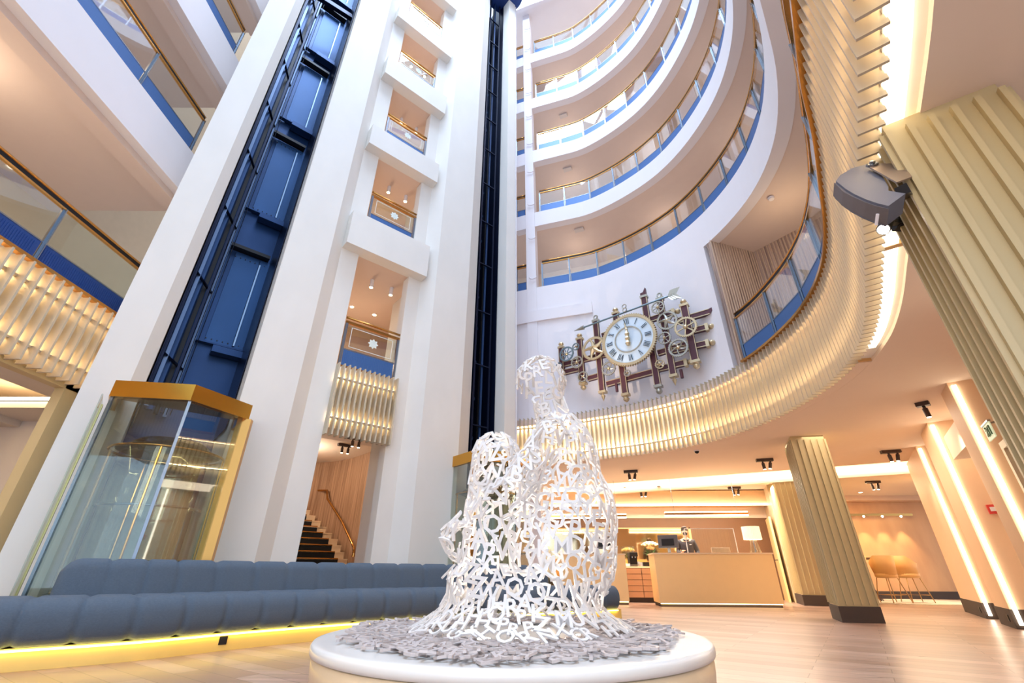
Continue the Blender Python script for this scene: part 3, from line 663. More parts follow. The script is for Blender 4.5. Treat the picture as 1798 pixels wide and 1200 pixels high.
# ================================================================== SOFA
SOFA = mat('slate_blue_wool', (80, 92, 106), 0.95, var=0.22, scale=60, bump=0.5, bscale=220, stretch=(1, 1, 2.2))
SF = [(-5.0, 1.7), (-4.2, 1.78), (-3.2, 1.83), (-2.4, 1.84), (-1.6, 1.66), (-.8, 1.56), (0, 1.53), (.9, 1.58), (1.9, 1.75), (2.9, 1.95), (3.7, 2.08), (3.98, 2.12)]
fr = spline([fac(*q) for q in SF], 0.1)          # front of the plinth, left to right
sofa = thing('sofa', 'long curved channel-tufted slate blue sofa wrapping behind the sculpture', 'sofa', fac(0, 1.2, 0))
mb = MB(); mb.wall(fr, 0.0, 0.15, 0.0, 0.5); mb.build('gold_plinth', mat('gold_plinth_laminate', (226, 194, 112), .45), sofa)
mb = MB(); mb.wall(fr[:-1], 0.128, 0.142, -0.03, -0.012); mb.build('light_strip', led('sofa_led', (255, 220, 110), 9), sofa)
def channel_run(path, prof, seam, closed_end=True):
    """sweep a rounded profile along a plan path, pinched at every seam"""
    N = len(path); mb = MB(); m = len(prof)
    L = [0]
    for a, b in zip(path, path[1:]): L.append(L[-1] + hypot(b[0] - a[0], b[1] - a[1]))
    for i in range(N):
        a = path[max(i - 1, 0)]; b = path[min(i + 1, N - 1)]; d = Vector((b[0] - a[0], b[1] - a[1])).normalized(); nn = Vector((-d.y, d.x))
        ph = (L[i] / seam) % 1.0; e = min(ph, 1 - ph) * seam
        pin = 0.028 * max(0, 1 - e / 0.045) ** 1.2
        ce = min(L[i], L[-1] - L[i]); endp = max(0, 1 - ce / 0.14)
        cx = sum(p[0] for p in prof) / m; cz = sum(p[1] for p in prof) / m
        for (o, z) in prof:
            k = 1 - pin / max(.05, hypot(o - cx, z - cz)) - 0.35 * endp ** 2.5
            oo = cx + (o - cx) * k; z2 = cz + (z - cz) * k
            mb.v.append(Vector((path[i][0] + nn.x * oo, path[i][1] + nn.y * oo, z2)))
    for i in range(N - 1):
        for j in range(m): mb.f.append((i * m + j, i * m + (j + 1) % m, (i + 1) * m + (j + 1) % m, (i + 1) * m + j))
    mb.f.append(tuple(range(m))[::-1]); mb.f.append(tuple((N - 1) * m + j for j in range(m)))
    return mb
def rr(x0, x1, z0, z1, r, n=5):
    out = []
    for cx, cz, a0 in ((x1 - r, z1 - r, 0), (x0 + r, z1 - r, pi / 2), (x0 + r, z0 + r, pi), (x1 - r, z0 + r, 3 * pi / 2)):
        for k in range(n + 1): a = a0 + pi / 2 * k / n; out.append((cx + r * cos(a), cz + r * sin(a)))
    return out
fs = resample(fr, 0.022)
channel_run(fs, rr(-.10, .62, .145, .49, .14), .36).build('seat', SOFA, sofa, True)
bs = resample(fr[:-10], 0.022)
bs = [p for p in bs if (Vector(p) - Vector(fac(-3.15, 1.8))).dot(Vector(DS)) > 0 ]
channel_run(bs, [(o + (z - .4) * .18, z) for o, z in rr(.46, .66, .3, .79, .09)], .36).build('backrest', SOFA, sofa, True)
mb = MB()
for s_, d_ in ((-1.72, 1.685), (-.28, 1.525)): mb.box(fac(s_, d_, .085), (.09, .012, .07), AF)
mb.build('power_socket', BLACKM, sofa)

# ================================================================== PLINTH
PC = Vector((0.01, 3.87)); PR = 1.376; PH = 0.285
pl = thing('sculpture_plinth', 'round cream plinth with marble top carrying the letter sculpture', 'plinth', (PC.x, PC.y, 0))
T = Matrix.Translation((PC.x, PC.y, 0))
mb = MB(); mb.lathe([(PR - .035, .03), (PR - .02, .14), (PR - .018, .215)], 96, T); mb.build('drum', mat('cream_drum', (226, 202, 168), .4, coat=.2), pl, True)
mb = MB(); mb.lathe([(PR - .03, .218), (PR - .004, .225), (PR, .245), (PR - .002, .265), (PR - .012, .28), (PR - .04, PH), (PR - .07, PH - .001)], 96, T); mb.build('rim', mat('white_rim', (222, 218, 212), .35, coat=.3), pl, True)
mb = MB(); mb.lathe([(PR - .068, .27), (PR - .068, PH - .003)], 96, T); mb.build('marble_top', mat('grey_veined_marble', (196, 194, 202), .3, var=.06, scale=4), pl)
mb = MB(); mb.lathe([(PR - .12, .0), (PR - .12, .03)], 64, T); mb.build('recessed_foot', DARK, pl)
mb = MB(); mb.tube([T @ Vector(((PR - .08) * cos(k * pi / 40), (PR - .08) * sin(k * pi / 40), .02)) for k in range(80)], .008, 5, True); mb.build('light_strip', led('plinth_led', (255, 190, 130), 12), pl)
for k, (x, y) in enumerate([(-.18, 3.5), (.32, 3.46), (.05, 3.75), (.5, 3.7), (-.3, 3.95), (.2, 4.2)]):
    t = thing('plinth_spotlight', 'small round uplight set in the plinth top, ' + ['front left', 'front centre-right', 'centre', 'right', 'left', 'rear'][k] + ' of the six under the sculpture', 'light', (x, y, PH))
    mb = MB(); mb.lathe([(.06, PH), (.055, PH + .008)], 20, Matrix.Translation((x, y, 0))); mb.build('bezel', CHROME, t)
    mb = MB(); mb.lathe([(.045, PH + .008), (.045, PH + .011)], 20, Matrix.Translation((x, y, 0))); mb.build('lens', led('uplight_lens', (255, 240, 220), 25), t)
    spot('uplight', (x, y, PH + .02), (x + .1, 3.87, 2.2), 17, (1, .9, .78), 110, .8, .04)
# ================================================================== FLUTED COLUMNS
def fluted(corners, z0, z1, nf, name, label, cat='column', base=True, fw=.022, fd=.026):
    """rectangular clad column: panel body, raised vertical fillets on two faces, dark plinth"""
    t = thing(name, label, cat, (*corners[0], 0))
    mb = MB(); mb.prism(corners, z0, z1); mb.build('cladding', FLUTE, t)
    cen = Vector((sum(c[0] for c in corners) / 4, sum(c[1] for c in corners) / 4))
    mb = MB()
    for i in range(4):
        a = Vector(corners[i]); b = Vector(corners[(i + 1) % 4]); d = b - a; L = d.length; d.normalize(); nrm = Vector((d.y, -d.x))
        if nrm.dot((a + b) / 2 - cen) < 0: nrm = -nrm
        n = max(2, int(round(L / nf)))
        for k in range(n + 1):
            p = a + d * (L * (k + .0) / n) * .985 + d * L * .0075 + nrm * (fd * .45)
            mb.box((p.x, p.y, (z0 + .24 + z1 - .07) / 2), (fw, fd, z1 - z0 - .31), atan2(d.y, d.x))
    mb.build('fillets', FLUTE, t)
    if base:
        mb = MB(); mb.prism([tuple(cen + (Vector(c) - cen) * 1.06) for c in corners], 0, .22); mb.build('plinth', DARK, t)
    return t
fluted([(5.2, 8.15), (5.76, 8.05), (6.05, 8.75), (5.5, 8.85)], 0, 2.95, .12, 'fluted_column', 'khaki fluted square column with dark plinth in front of the reception area')
fluted([(2.11, 1.67), (2.5, 1.41), (2.80, 1.84), (2.42, 2.1)], 0, 2.95, .098, 'fluted_column', 'huge khaki fluted column at the right edge carrying the loudspeaker', base=False, fw=.026, fd=.036)
fluted([(6.99, 12.18), (7.9, 11.75), (8.4, 12.6), (8.05, 14.8)], 0, 2.95, .125, 'fluted_wall_block', 'khaki fluted wall block behind the square column, right of the reception desk', 'wall panel')
# ================================================================== LETTER SCULPTURE
import numpy as np
LET_M = mat('white_painted_steel_letters', (222, 218, 216), .45, .1, var=.03)
LETG = {}
def glyph(ch):
    """a solid letter, 1 unit tall, centred, thickness along z: (verts, faces)"""
    if ch in LETG: return LETG[ch]
    cu = bpy.data.curves.new('glyph', 'FONT'); cu.body = ch; cu.size = 1.38; cu.extrude = .055; cu.offset = .022; cu.resolution_u = 2
    cu.align_x = 'CENTER'
    o = bpy.data.objects.new('glyph', cu); COL.objects.link(o)
    dg = bpy.context.evaluated_depsgraph_get(); me = bpy.data.meshes.new_from_object(o.evaluated_get(dg))
    vs = np.array([tuple(v.co) for v in me.vertices]); fs = [tuple(p.vertices) for p in me.polygons]
    bpy.data.objects.remove(o); bpy.data.curves.remove(cu); bpy.data.meshes.remove(me)
    vs[:, 0] -= (vs[:, 0].max() + vs[:, 0].min()) / 2; vs[:, 1] -= (vs[:, 1].max() + vs[:, 1].min()) / 2
    LETG[ch] = (vs, fs); return LETG[ch]
def put(mb, ch, pos, nrm, up, size, roll, tilt=0.0):
    vs, fs = glyph(ch)
    n_ = Vector(nrm).normalized(); u = Vector(up) - n_ * Vector(up).dot(n_)
    if u.length < 1e-3: u = Vector((0, 1, 0)) - n_ * n_.y
    u.normalize(); r_ = u.cross(n_)
    u, r_ = u * cos(roll) + r_ * sin(roll), r_ * cos(roll) - u * sin(roll)
    A = np.array([tuple(r_ * size), tuple(u * size), tuple(n_ * size)])
    mb.add([Vector(v) for v in (vs @ A + np.array(tuple(pos)))], fs)

def cap(P, a, b, ra, rb):
    a = np.array(a); b = np.array(b); ab = b - a; t = np.clip(((P - a) @ ab) / (ab @ ab), 0, 1)
    return np.linalg.norm(P - a - t[:, None] * ab, axis=1) - (ra + (rb - ra) * t)
def ell(P, c, r):
    q = (P - np.array(c)) / np.array(r); k = np.linalg.norm(q, axis=1); g = np.linalg.norm(q / np.array(r), axis=1) + 1e-6; return k * (k - 1) / g
def smin(a, b, k):
    h = np.clip(.5 + .5 * (b - a) / k, 0, 1); return b * (1 - h) + a * h - k * h * (1 - h)
CY = 3.87
def sdf(P):
    d = ell(P, (.45, CY, 1.50), (.285, .38, .44))
    d = smin(d, ell(P, (.45, CY, 1.08), (.40, .42, .46)), .10)
    d = smin(d, ell(P, (.36, CY, .78), (.44, .42, .40)), .10)
    d = smin(d, cap(P, (.40, CY, 1.75), (.35, CY, 2.08), .17, .125), .08)
    d = smin(d, ell(P, (.275, CY, 2.28), (.22, .19, .245)), .06)
    for y in (-.16, .16):
        d = smin(d, cap(P, (-.13, CY + y, 1.54), (-.16, CY + y * 1.1, .6), .185, .25), .04)
        d = smin(d, cap(P, (-.12, CY + y, 1.36), (.32, CY + y, .75), .14, .24), .04)
    for y in (-1, 1):
        d = smin(d, cap(P, (.32, CY + y * .33, 1.68), (-.02, CY + y * .42, 1.2), .12, .10), .04)
        d = smin(d, cap(P, (-.02, CY + y * .42, 1.2), (-.42, CY + y * .16, .93), .115, .10), .03)
    d = smin(d, cap(P, (-.40, CY - .1, .92), (-.40, CY + .1, .88), .11, .11), .03)
    # the body widens into a hem of letters at the foot
    rad = np.hypot((P[:, 0] - .08) / 1.12, (P[:, 1] - CY)); z = P[:, 2] - PH
    rz = .50 + .30 * np.clip(1 - z / .34, 0, 1) ** 2.6
    d = smin(d, np.maximum(rad - rz, z - .40), .05)
    return d
rng = np.random.default_rng(5)
P = rng.uniform((-1.2, CY - 1.1, PH + .02), (1.3, CY + 1.1, 2.6), (150000, 3))
P = P[np.abs(sdf(P)) < .09]
def grad(P, e=.004):
    g = np.stack([sdf(P + np.eye(3)[i] * e) - sdf(P - np.eye(3)[i] * e) for i in range(3)], 1)
    return g / (np.linalg.norm(g, axis=1)[:, None] + 1e-9)
for _ in range(6): P = P - grad(P) * (sdf(P) * .8)[:, None]
P = P[(np.abs(sdf(P)) < .01) & (P[:, 2] > PH + .05)]
N_ = grad(P)
keep = ~((P[:, 0] < .24) & (P[:, 2] < 2.22 + (.24 - P[:, 0]) * .2) & (P[:, 2] > 2.06))           # open face
keep &= ~((P[:, 0] < .22) & (P[:, 2] > 1.9) & (P[:, 2] < 2.12))
P = P[keep]; N_ = N_[keep]
cell = {}; acc = []
for i in range(len(P)):
    p = P[i]; R_ = (.088 if p[2] > .62 else .078) * (1.25 if p[1] > CY + .12 else 1.0)
    k = tuple((p // .09).astype(int)); ok = True
    for dx in (-1, 0, 1):
        for dy in (-1, 0, 1):
            for dz in (-1, 0, 1):
                for j in cell.get((k[0] + dx, k[1] + dy, k[2] + dz), ()):
                    if ((P[j] - p) ** 2).sum() < R_ * R_: ok = False; break
                if not ok: break
            if not ok: break
        if not ok: break
    if ok: cell.setdefault(k, []).append(i); acc.append(i)
sc = thing('letter_sculpture', 'seated figure hugging its knees, woven from white metal letters, on round plinth', 'sculpture', (0.05, CY, PH))
AB = 'ABCDEFGHIJKLMNOPQRSTUVWXYZ'; FAV = 'OXYMNRDGSEHKPQTUVWAZ'
acc.sort(key=lambda i: P[i][1] + (0 if .3 < P[i][2] < 1.0 else 1.0))
mbA = MB(); nletter = 0
for q, i in enumerate(acc):
    ch = random.choice(AB if random.random() < .5 else FAV); n_ = N_[i]
    size = random.uniform(.108, .138) if P[i][2] > .5 else random.uniform(.098, .125)
    up = (0, 0, 1) if abs(n_[2]) < .85 else (-.4, .6, .3)
    roll = random.gauss(0, .24)
    jit = Vector(tuple(P[i])) + Vector(tuple(n_)) * random.uniform(-.004, .008)
    if q < 96:
        m1 = MB(); put(m1, ch, jit, n_, up, size, roll * .5); m1.build('letter', LET_M, sc)
    else: put(mbA, ch, jit, n_, up, size, roll)
tag(mbA.build('letter_weave', LET_M, sc), kind='stuff')
# letters that spread flat over the plinth around the hem
mbB = MB(); pts = []
for _ in range(9000):
    a = random.uniform(0, 2 * pi); lim = 1.19 + .05 * sin(3 * a) + .03 * sin(7 * a + 1); r = sqrt(random.uniform(.62 ** 2, lim ** 2))
    x = .0 + r * cos(a); y = CY - .0 + r * sin(a)
    if all((x - p[0]) ** 2 + (y - p[1]) ** 2 > .058 ** 2 for p in pts): pts.append((x, y))
for x, y in pts:
    lift = .012 + random.uniform(0, .022)
    put(mbB, random.choice(AB), (x, y, PH + lift), (random.gauss(0, .09), random.gauss(0, .09), 1), (-(x), -(y - CY), 0), random.uniform(.095, .12), random.uniform(-.8, .8))
tag(mbB.build('letter_carpet', mat('grey_metal_letters', (192, 182, 180), .5, .15, var=.04), sc), kind='stuff')
# ================================================================== CLOCK
CH = radians(126); CU = Vector((sin(CH), cos(CH), 0)); CNn = Vector((-CU.y * -1, 0, 0))
CN = Vector((CU.y, -CU.x, 0))          # towards the lobby
if CN.dot(Vector((-2.85, -9.45, 0))) < 0: CN = -CN
C0 = Vector((2.85, 9.45, 0))
def ck(a, z, f=0.0): return C0 + CU * a + Vector((0, 0, z)) + CN * f
def ckM(a, z, f=0.0):
    m = Matrix((CU, Vector((0, 0, 1)), CU.cross(Vector((0, 0, 1))))).transposed().to_4x4()
    if (m.to_3x3() @ Vector((0, 0, 1))).dot(CN) < 0: m = Matrix((-CU, Vector((0, 0, 1)), CN)).transposed().to_4x4()
    m.translation = ck(a, z, f); return m
clock = thing('mechanical_wall_clock', 'large wall clock with pale dial, exposed gears and purple-brown girders', 'clock', ck(0, 5.57))
GIR = mat('aubergine_girder', (88, 50, 58), .45, .3, var=.08)
GOLDM = mat('pale_gilt_metal', (206, 186, 150), .35, .7, var=.12)
SILV = mat('aged_silver_metal', (176, 172, 160), .35, .7, var=.15)
TEAL = mat('verdigris_metal', (120, 140, 150), .4, .6, var=.15)
def ring2(M_, ro, ri, t, n=48, teeth=0, tl=.02):
    mb = MB(); vs = []
    prof = []
    m = teeth * 4 if teeth else n
    for k in range(m):
        a = 2 * pi * k / m; r = ro + (tl if teeth and k % 4 in (0, 1) else 0)
        for rad, z in ((r, t / 2), (r, -t / 2), (ri, -t / 2), (ri, t / 2)): vs.append(M_ @ Vector((rad * cos(a), rad * sin(a), z)))
    fs = []
    for k in range(m):
        j = (k + 1) % m
        for q in range(4): fs.append((4 * k + q, 4 * k + (q + 1) % 4, 4 * j + (q + 1) % 4, 4 * j + q))
    return mb.add(vs, fs)
def gear(a, z, r, spokes, m, f=.16, kind='straight', teeth=None):
    M_ = ckM(a, z, f); teeth = teeth or int(r * 150)
    mb = ring2(M_, r * .94, r * .80, .03, teeth=teeth, tl=r * .07)
    g = mb.build('gear', m, clock)
    mb = MB()
    for k in range(spokes):
        t = 2 * pi * k / spokes + .3
        if kind == 'curve':
            pts = [M_ @ Vector((r * q * cos(t + .9 * q), r * q * sin(t + .9 * q), 0)) for q in (.12, .3, .5, .7, .84)]
            mb.tube(pts, r * .06, 5, rs=[r * .10, r * .09, r * .075, r * .06, r * .045])
        elif kind == 'fat':
            pts = [M_ @ Vector((r * q * cos(t + .35 * q), r * q * sin(t + .35 * q), 0)) for q in (.1, .3, .55, .84)]
            mb.tube(pts, r * .1, 6, rs=[r * .2, r * .17, r * .11, r * .08])
        else:
            mb.beam(M_ @ Vector((r * .1 * cos(t), r * .1 * sin(t), 0)), M_ @ Vector((r * .83 * cos(t), r * .83 * sin(t), 0)), r * .1, .02, tuple(CN))
    mb.build('spokes', m, g)
    mb = MB(); mb.lathe([(r * .2, -.03), (r * .2, .02), (r * .12, .04), (.001, .05)], 16, M_); mb.build('hub', GOLDM, g)
def post_v(a, z1, z0, f, top, bot, wdt=.13):
    mb = MB(); mb.beam(ck(a, z1, f), ck(a, z0, f), wdt, .1, tuple(CN)); g = mb.build('girder', GIR, clock)
    mb = MB()
    for s in (-1, 1): mb.beam(ck(a + s * wdt / 2, z1, f + .05), ck(a + s * wdt / 2, z0, f + .05), .016, .02, tuple(CN))
    mb.build('gilt_edge', GOLDM, g)
    for z, kind, sg in ((z1, top, 1), (z0, bot, -1)):
        mb = MB(); mb.beam(ck(a, z - .02 * sg, f), ck(a, z + .04 * sg, f), wdt + .05, .14, tuple(CN))
        M_ = Matrix.Translation(ck(a, z + .04 * sg, f)) @ (Matrix.Identity(4) if sg > 0 else Matrix.Rotation(pi, 4, 'X'))
        if kind == 'point': mb.lathe([(.02, 0), (.02, .04), (.055, .06), (.001, .2)], 12, M_)
        elif kind == 'bell': mb.lathe([(.07, 0), (.045, .03), (.075, .07), (.06, .11), (.02, .14), (.001, .15)], 14, M_)
        elif kind == 'ball': mb.sphere(ck(a, z + .12 * sg, f), .07, 14)
        elif kind == 'ring':
            c = ck(a, z + .13 * sg, f); mb.tube([c + CU * (.05 * cos(q * pi / 8)) + Vector((0, 0, .05 * sin(q * pi / 8))) for q in range(16)], .02, 6, True)
        mb.build('finial', GOLDM if kind in ('point', 'bell') else SILV, g)
def post_h(a0, z0, a1, z1, f, end=None, wdt=.12):
    mb = MB(); mb.beam(ck(a0, z0, f), ck(a1, z1, f), .1, wdt); g = mb.build('girder', GIR, clock)
    mb = MB()
    for s in (-1, 1): mb.beam(ck(a0, z0 + s * wdt / 2, f + .05), ck(a1, z1 + s * wdt / 2, f + .05), .02, .016)
    mb.build('gilt_edge', GOLDM, g)
    if end:
        mb = MB(); mb.beam(ck(a1 - .03, z1, f), ck(a1 + .04, z1, f), .13, wdt + .05); mb.sphere(ck(a1 + .1, z1, f), .065, 12); mb.build('finial', GOLDM, g)
post_v(-1.88, 5.99, 5.27, .02, 'bell', 'bell', .11); post_v(-1.32, 6.08, 4.85, .02, 'bell', 'bell', .13); post_v(-.82, 6.45, 4.51, .02, 'ring', 'point')
post_v(-.27, 6.5, 4.33, .0, 'bell', 'bell'); post_v(.5, 6.7, 4.36, .0, None, 'ball'); post_v(.87, 6.5, 4.52, .0, 'ring', 'point'); post_v(1.38, 6.12, 4.72, .02, 'bell', 'bell', .15)
mb = MB(); q = [ck(.43, 6.7, .05), ck(.57, 6.7, .05), ck(.57, 6.95, .05), ck(.5, 6.83, .05), ck(.43, 6.82, .05)]; mb.add([p for p in q] + [p - CN * .09 for p in q], [(0, 1, 2, 3, 4), (9, 8, 7, 6, 5)] + [(i, (i + 1) % 5, 5 + (i + 1) % 5, 5 + i) for i in range(5)]); mb.build('cut_girder_end', GIR, clock)
post_h(-2.06, 5.52, -.55, 5.47, -.04); post_h(-1.84, 5.29, -1.45, 5.28, -.04); post_h(-.72, 4.69, .45, 4.73, -.04); post_h(.5, 4.76, 1.16, 4.76, -.04, 'b')
post_h(-.72, 6.02, 1.1, 6.08, -.06, 'b'); post_h(1.1, 5.81, 1.87, 5.81, -.04); post_h(1.3, 5.46, 1.74, 5.46, -.04, 'b'); post_h(.93, 5.11, 1.68, 5.08, -.04, 'b'); post_h(-1.2, 4.95, -.9, 4.96, -.04); post_h(.6, 5.15, 1.4, 5.2, -.05)
mb = MB(); q = [ck(1.87, 5.75, .02), ck(1.87, 5.87, .02), ck(2.0, 5.9, .02), ck(1.93, 5.8, .02)]; mb.add([p for p in q] + [p - CN * .1 for p in q], [(0, 1, 2, 3), (7, 6, 5, 4)] + [(i, (i + 1) % 4, 4 + (i + 1) % 4, 4 + i) for i in range(4)]); mb.build('cut_girder_end', GIR, clock)
# arrow rod
mb = MB(); a, b = ck(-1.15, 6.32, .14), ck(1.1, 6.43, .14); mb.tube([a, b], .022, 8); rod = mb.build('arrow_rod', TEAL, clock)
mb = MB(); M_ = Matrix.Translation(ck(-1.12, 6.32, .14)) @ (CU * -1 + Vector((0, 0, -.05))).to_track_quat('Z', 'Y').to_matrix().to_4x4(); mb.lathe([(.06, 0), (.001, .3)], 8, M_); mb.build('arrow_head', SILV, rod)
mb = MB()
for s in (-1, 1):
    for k in range(3):
        c = ck(1.08 + .06 * k, 6.43, .14); mb.add([c, c + CU * .09, c + CU * .2 + Vector((0, 0, .16 * s)), c + CU * .08 + Vector((0, 0, .13 * s)) + CN * .02], [(0, 1, 2, 3)])
mb.build('arrow_fletching', SILV, rod)
# gears
gear(-1.67, 5.71, .21, 8, TEAL, .14); gear(-1.37, 5.82, .10, 4, TEAL, .18); gear(-1.38, 5.39, .165, 5, SILV, .16); gear(-.90, 5.66, .32, 5, GOLDM, .12, 'fat', 60)
gear(-.56, 5.01, .18, 6, SILV, .14, 'curve'); gear(.83, 6.21, .16, 8, SILV, .17); gear(.97, 5.83, .24, 5, SILV, .12, 'fat'); gear(1.35, 5.51, .25, 6, GOLDM, .17)
gear(.85, 5.40, .155, 5, SILV, .14); gear(1.11, 5.07, .22, 5, SILV, .16, 'curve'); gear(-.11, 4.77, .085, 6, SILV, .16); gear(.65, 4.80, .11, 5, GOLDM, .14, 'fat')
gear(-1.27, 4.98, .14, 4, SILV, .12, 'curve'); gear(-1.92, 5.45, .09, 5, TEAL, .12)
for a, z in ((-.45, 4.62), (1.05, 4.6)):
    mb = MB(); mb.lathe([(.035, -.1), (.035, .1)], 10, Matrix.Translation(ck(a, z - .1, .05))); mb.build('weight', GIR, clock)
mb = MB(); c = ck(.04, 6.35, .2)
for q_ in range(2): cc = c + Vector((0, 0, .06 + .1 * q_)); mb.tube([cc + CU * (.05 * cos(q * pi / 8)) + Vector((0, 0, .05 * sin(q * pi / 8))) for q in range(16)], .014, 6, True)
mb.build('dial_finial', SILV, clock)
# dial
D = ckM(.05, 5.57, .22); RD = .655
mb = MB(); mb.lathe([(RD * .93, -.03), (RD * .93, .01), (RD * .5, .02), (.001, .02)], 64, D)
dm = mat('pearly_dial', (206, 222, 236), .3, .1, var=.06, scale=5, stretch=(1, 1, 1)); mb.build('dial_face', dm, clock)
ring2(D, RD, RD * .91, .07, teeth=72, tl=.025).build('toothed_bezel', GOLDM, clock)
ring2(D @ Matrix.Translation((0, 0, .03)), RD * .52, RD * .48, .02, 48).build('chapter_ring', SILV, clock)
NUM = ['XII', 'I', 'II', 'III', 'IIII', 'V', 'VI', 'VII', 'VIII', 'IX', 'X', 'XI']
for k, s in enumerate(NUM):
    mb = MB(); th = pi / 2 - 2 * pi * k / 12
    sx = {'I': .035, 'V': .075, 'X': .075}; tot = sum(sx[c] for c in s); x = -tot / 2
    Mn = D @ Matrix.Rotation(th - pi / 2, 4, 'Z') @ Matrix.Translation((0, RD * .73, .032)); h = .075
    flip = -1 if (D.to_3x3() @ Vector((1, 0, 0))).dot(CU) < 0 else 1
    for c in s:
        wd = sx[c]; cx = x + wd / 2; x += wd
        def st(x0, y0, x1, y1, t=.014): mb.beam(Mn @ Vector((x0 * flip, y0, 0)), Mn @ Vector((x1 * flip, y1, 0)), t, .008, tuple(CN))
        if c == 'I': st(cx, -h, cx, h)
        elif c == 'V': st(cx - wd * .35, h, cx, -h, .016); st(cx, -h, cx + wd * .35, h, .009)
        else: st(cx - wd * .35, h, cx + wd * .35, -h, .016); st(cx - wd * .35, -h, cx + wd * .35, h, .009)
    mb.build('numeral', mat('dark_numeral', (70, 84, 96), .4, .3), clock)
for k, (ln, wd, ang, nm) in enumerate(((.44, .03, .06, 'minute_hand'), (.30, .045, -.02, 'hour_hand'))):
    mb = MB(); Mh = D @ Matrix.Rotation(ang if (D.to_3x3() @ Vector((1, 0, 0))).dot(CU) > 0 else -ang, 4, 'Z') @ Matrix.Translation((0, 0, .06 + .02 * k))
    prof = [(0, -.18, .03), (0, -.12, .05), (0, -.05, .025), (0, 0, .05), (0, .06, .025), (0, .12, .045), (0, .2, .018), (0, ln * .8, .022), (0, ln, .004)]
    mb.tube([Mh @ Vector((p[0], p[1], 0)) for p in prof], .02, 6, rs=[p[2] * (wd / .035) for p in prof]); mb.build(nm, GOLDM, clock)
spot('clock_uplight', ck(-.8, 4.2, 1.1), ck(-.5, 5.6, 0), 60, (1, .8, .6), 100, .8)
# ================================================================== RECEPTION
COUNT = mat('champagne_counter_front', (252, 216, 156), .4, .05, var=.03)
TOPM = mat('counter_top_stone', (240, 214, 180), .3)
def counter(a, b, depth, label):
    t = thing('reception_desk', label, 'desk', (a[0], a[1], 0))
    A = Vector(a); B = Vector(b); d = (B - A).normalized(); nn = Vector((-d.y, d.x))
    P_ = lambda s, o: tuple(A + d * s + nn * o); L = (B - A).length
    mb = MB(); mb.prism([P_(0, 0), P_(L, 0), P_(L, depth), P_(0, depth)], .07, 1.07); mb.build('front_panel', COUNT, t)
    mb = MB(); mb.prism([P_(-.02, -.02), P_(L + .02, -.02), P_(L + .02, depth), P_(-.02, depth)], 1.07, 1.10); mb.build('worktop', TOPM, t)
    mb = MB(); mb.prism([P_(.02, .05), P_(L - .02, .05), P_(L - .02, depth - .02), P_(.02, depth - .02)], 0, .07); mb.build('plinth', DARK, t)
    mb = MB(); mb.prism([P_(.02, .02), P_(L - .02, .02), P_(L - .02, .04), P_(.02, .04)], .055, .068); mb.build('light_strip', led('desk_led', (255, 220, 160), 7), t)
    return t
counter((3.38, 11.62), (6.05, 11.36), .75, 'long champagne reception desk with a lamp and glass screen on it')
counter((1.2, 12.35), (2.82, 12.18), .75, 'shorter champagne reception desk partly hidden by the letter sculpture')
# low drawer unit behind, between the desks
dc = thing('drawer_cabinet', 'low brown drawer cabinet seen in the gap between the reception desks', 'cabinet', (2.9, 13.2, 0))
DW = mat('brown_drawer_front', (176, 128, 92), .45)
mb = MB(); mb.prism([(2.85, 13.16), (4.6, 13.0), (4.64, 13.55), (2.9, 13.7)], .1, .79); mb.build('carcass', mat('dark_gap', (84, 58, 44), .6), dc)
mb = MB(); mb.prism([(2.83, 13.14), (4.62, 12.98), (4.66, 13.57), (2.88, 13.72)], .79, .83); mb.build('worktop', TOPM, dc)
mb = MB(); mb.prism([(2.9, 13.2), (4.6, 13.05), (4.6, 13.5), (2.9, 13.6)], 0, .1); mb.build('plinth', DARK, dc)
for r_ in range(5):
    for c_ in range(3):
        x0 = 2.86 + c_ * .56 + .008; x1 = x0 + .545; f_ = lambda x: 13.155 - (x - 2.85) * .0914
        mb = MB(); mb.prism([(x0, f_(x0) - .02), (x1, f_(x1) - .02), (x1, f_(x1)), (x0, f_(x0))], .115 + r_ * .135, .115 + r_ * .135 + .125); mb.build('drawer', DW, dc)
# mirror wall behind reception
t = thing('wall_mirror', 'wide amber-tinted mirror on the wall behind the reception desks', 'mirror', (.5, 15.1, .83))
mb = MB(); mb.prism([(.5, 15.22), (5.5, 14.9), (5.5, 14.93), (.5, 15.25)], .05, 1.9); mb.build('mirror_glass', mat('amber_mirror', (236, 206, 160), .06, 1.0, var=.01), t)
mb = MB(); mb.prism([(5.5, 14.85), (5.56, 14.85), (5.56, 14.93), (5.5, 14.93)], 0, 1.9); mb.prism([(.5, 15.19), (5.5, 14.87), (5.5, 14.93), (.5, 15.25)], 1.9, 1.93); mb.build('frame', COUNT, t)
# clutter on the cabinet
t = thing('serving_tray', 'white tray on the drawer cabinet between the desks', 'tray', (3.0, 13.3, .83))
mb = MB(); mb.box((3.02, 13.34, .845), (.3, .26, .03), -.09); mb.box((3.02, 13.22, .87), (.3, .01, .05), -.09); mb.box((3.02, 13.46, .87), (.3, .01, .05), -.09); mb.build('tray_body', WHITE, t)
t = thing('coffee_machine', 'dark espresso machine on the drawer cabinet left of the flowers', 'coffee machine', (3.28, 13.45, .83))
mb = MB(); mb.box((3.30, 13.42, 1.0), (.2, .24, .34)); mb.box((3.30, 13.28, 1.12), (.22, .14, .1)); mb.build('housing', BLACKM, t, bevel=.01)
mb = MB(); mb.box((3.30, 13.26, .86), (.2, .16, .02)); mb.tube([(3.26, 13.24, 1.07), (3.26, 13.24, 1.03)], .015); mb.tube([(3.34, 13.24, 1.07), (3.34, 13.24, 1.03)], .015); mb.build('drip_tray_and_spouts', CHROME, t)
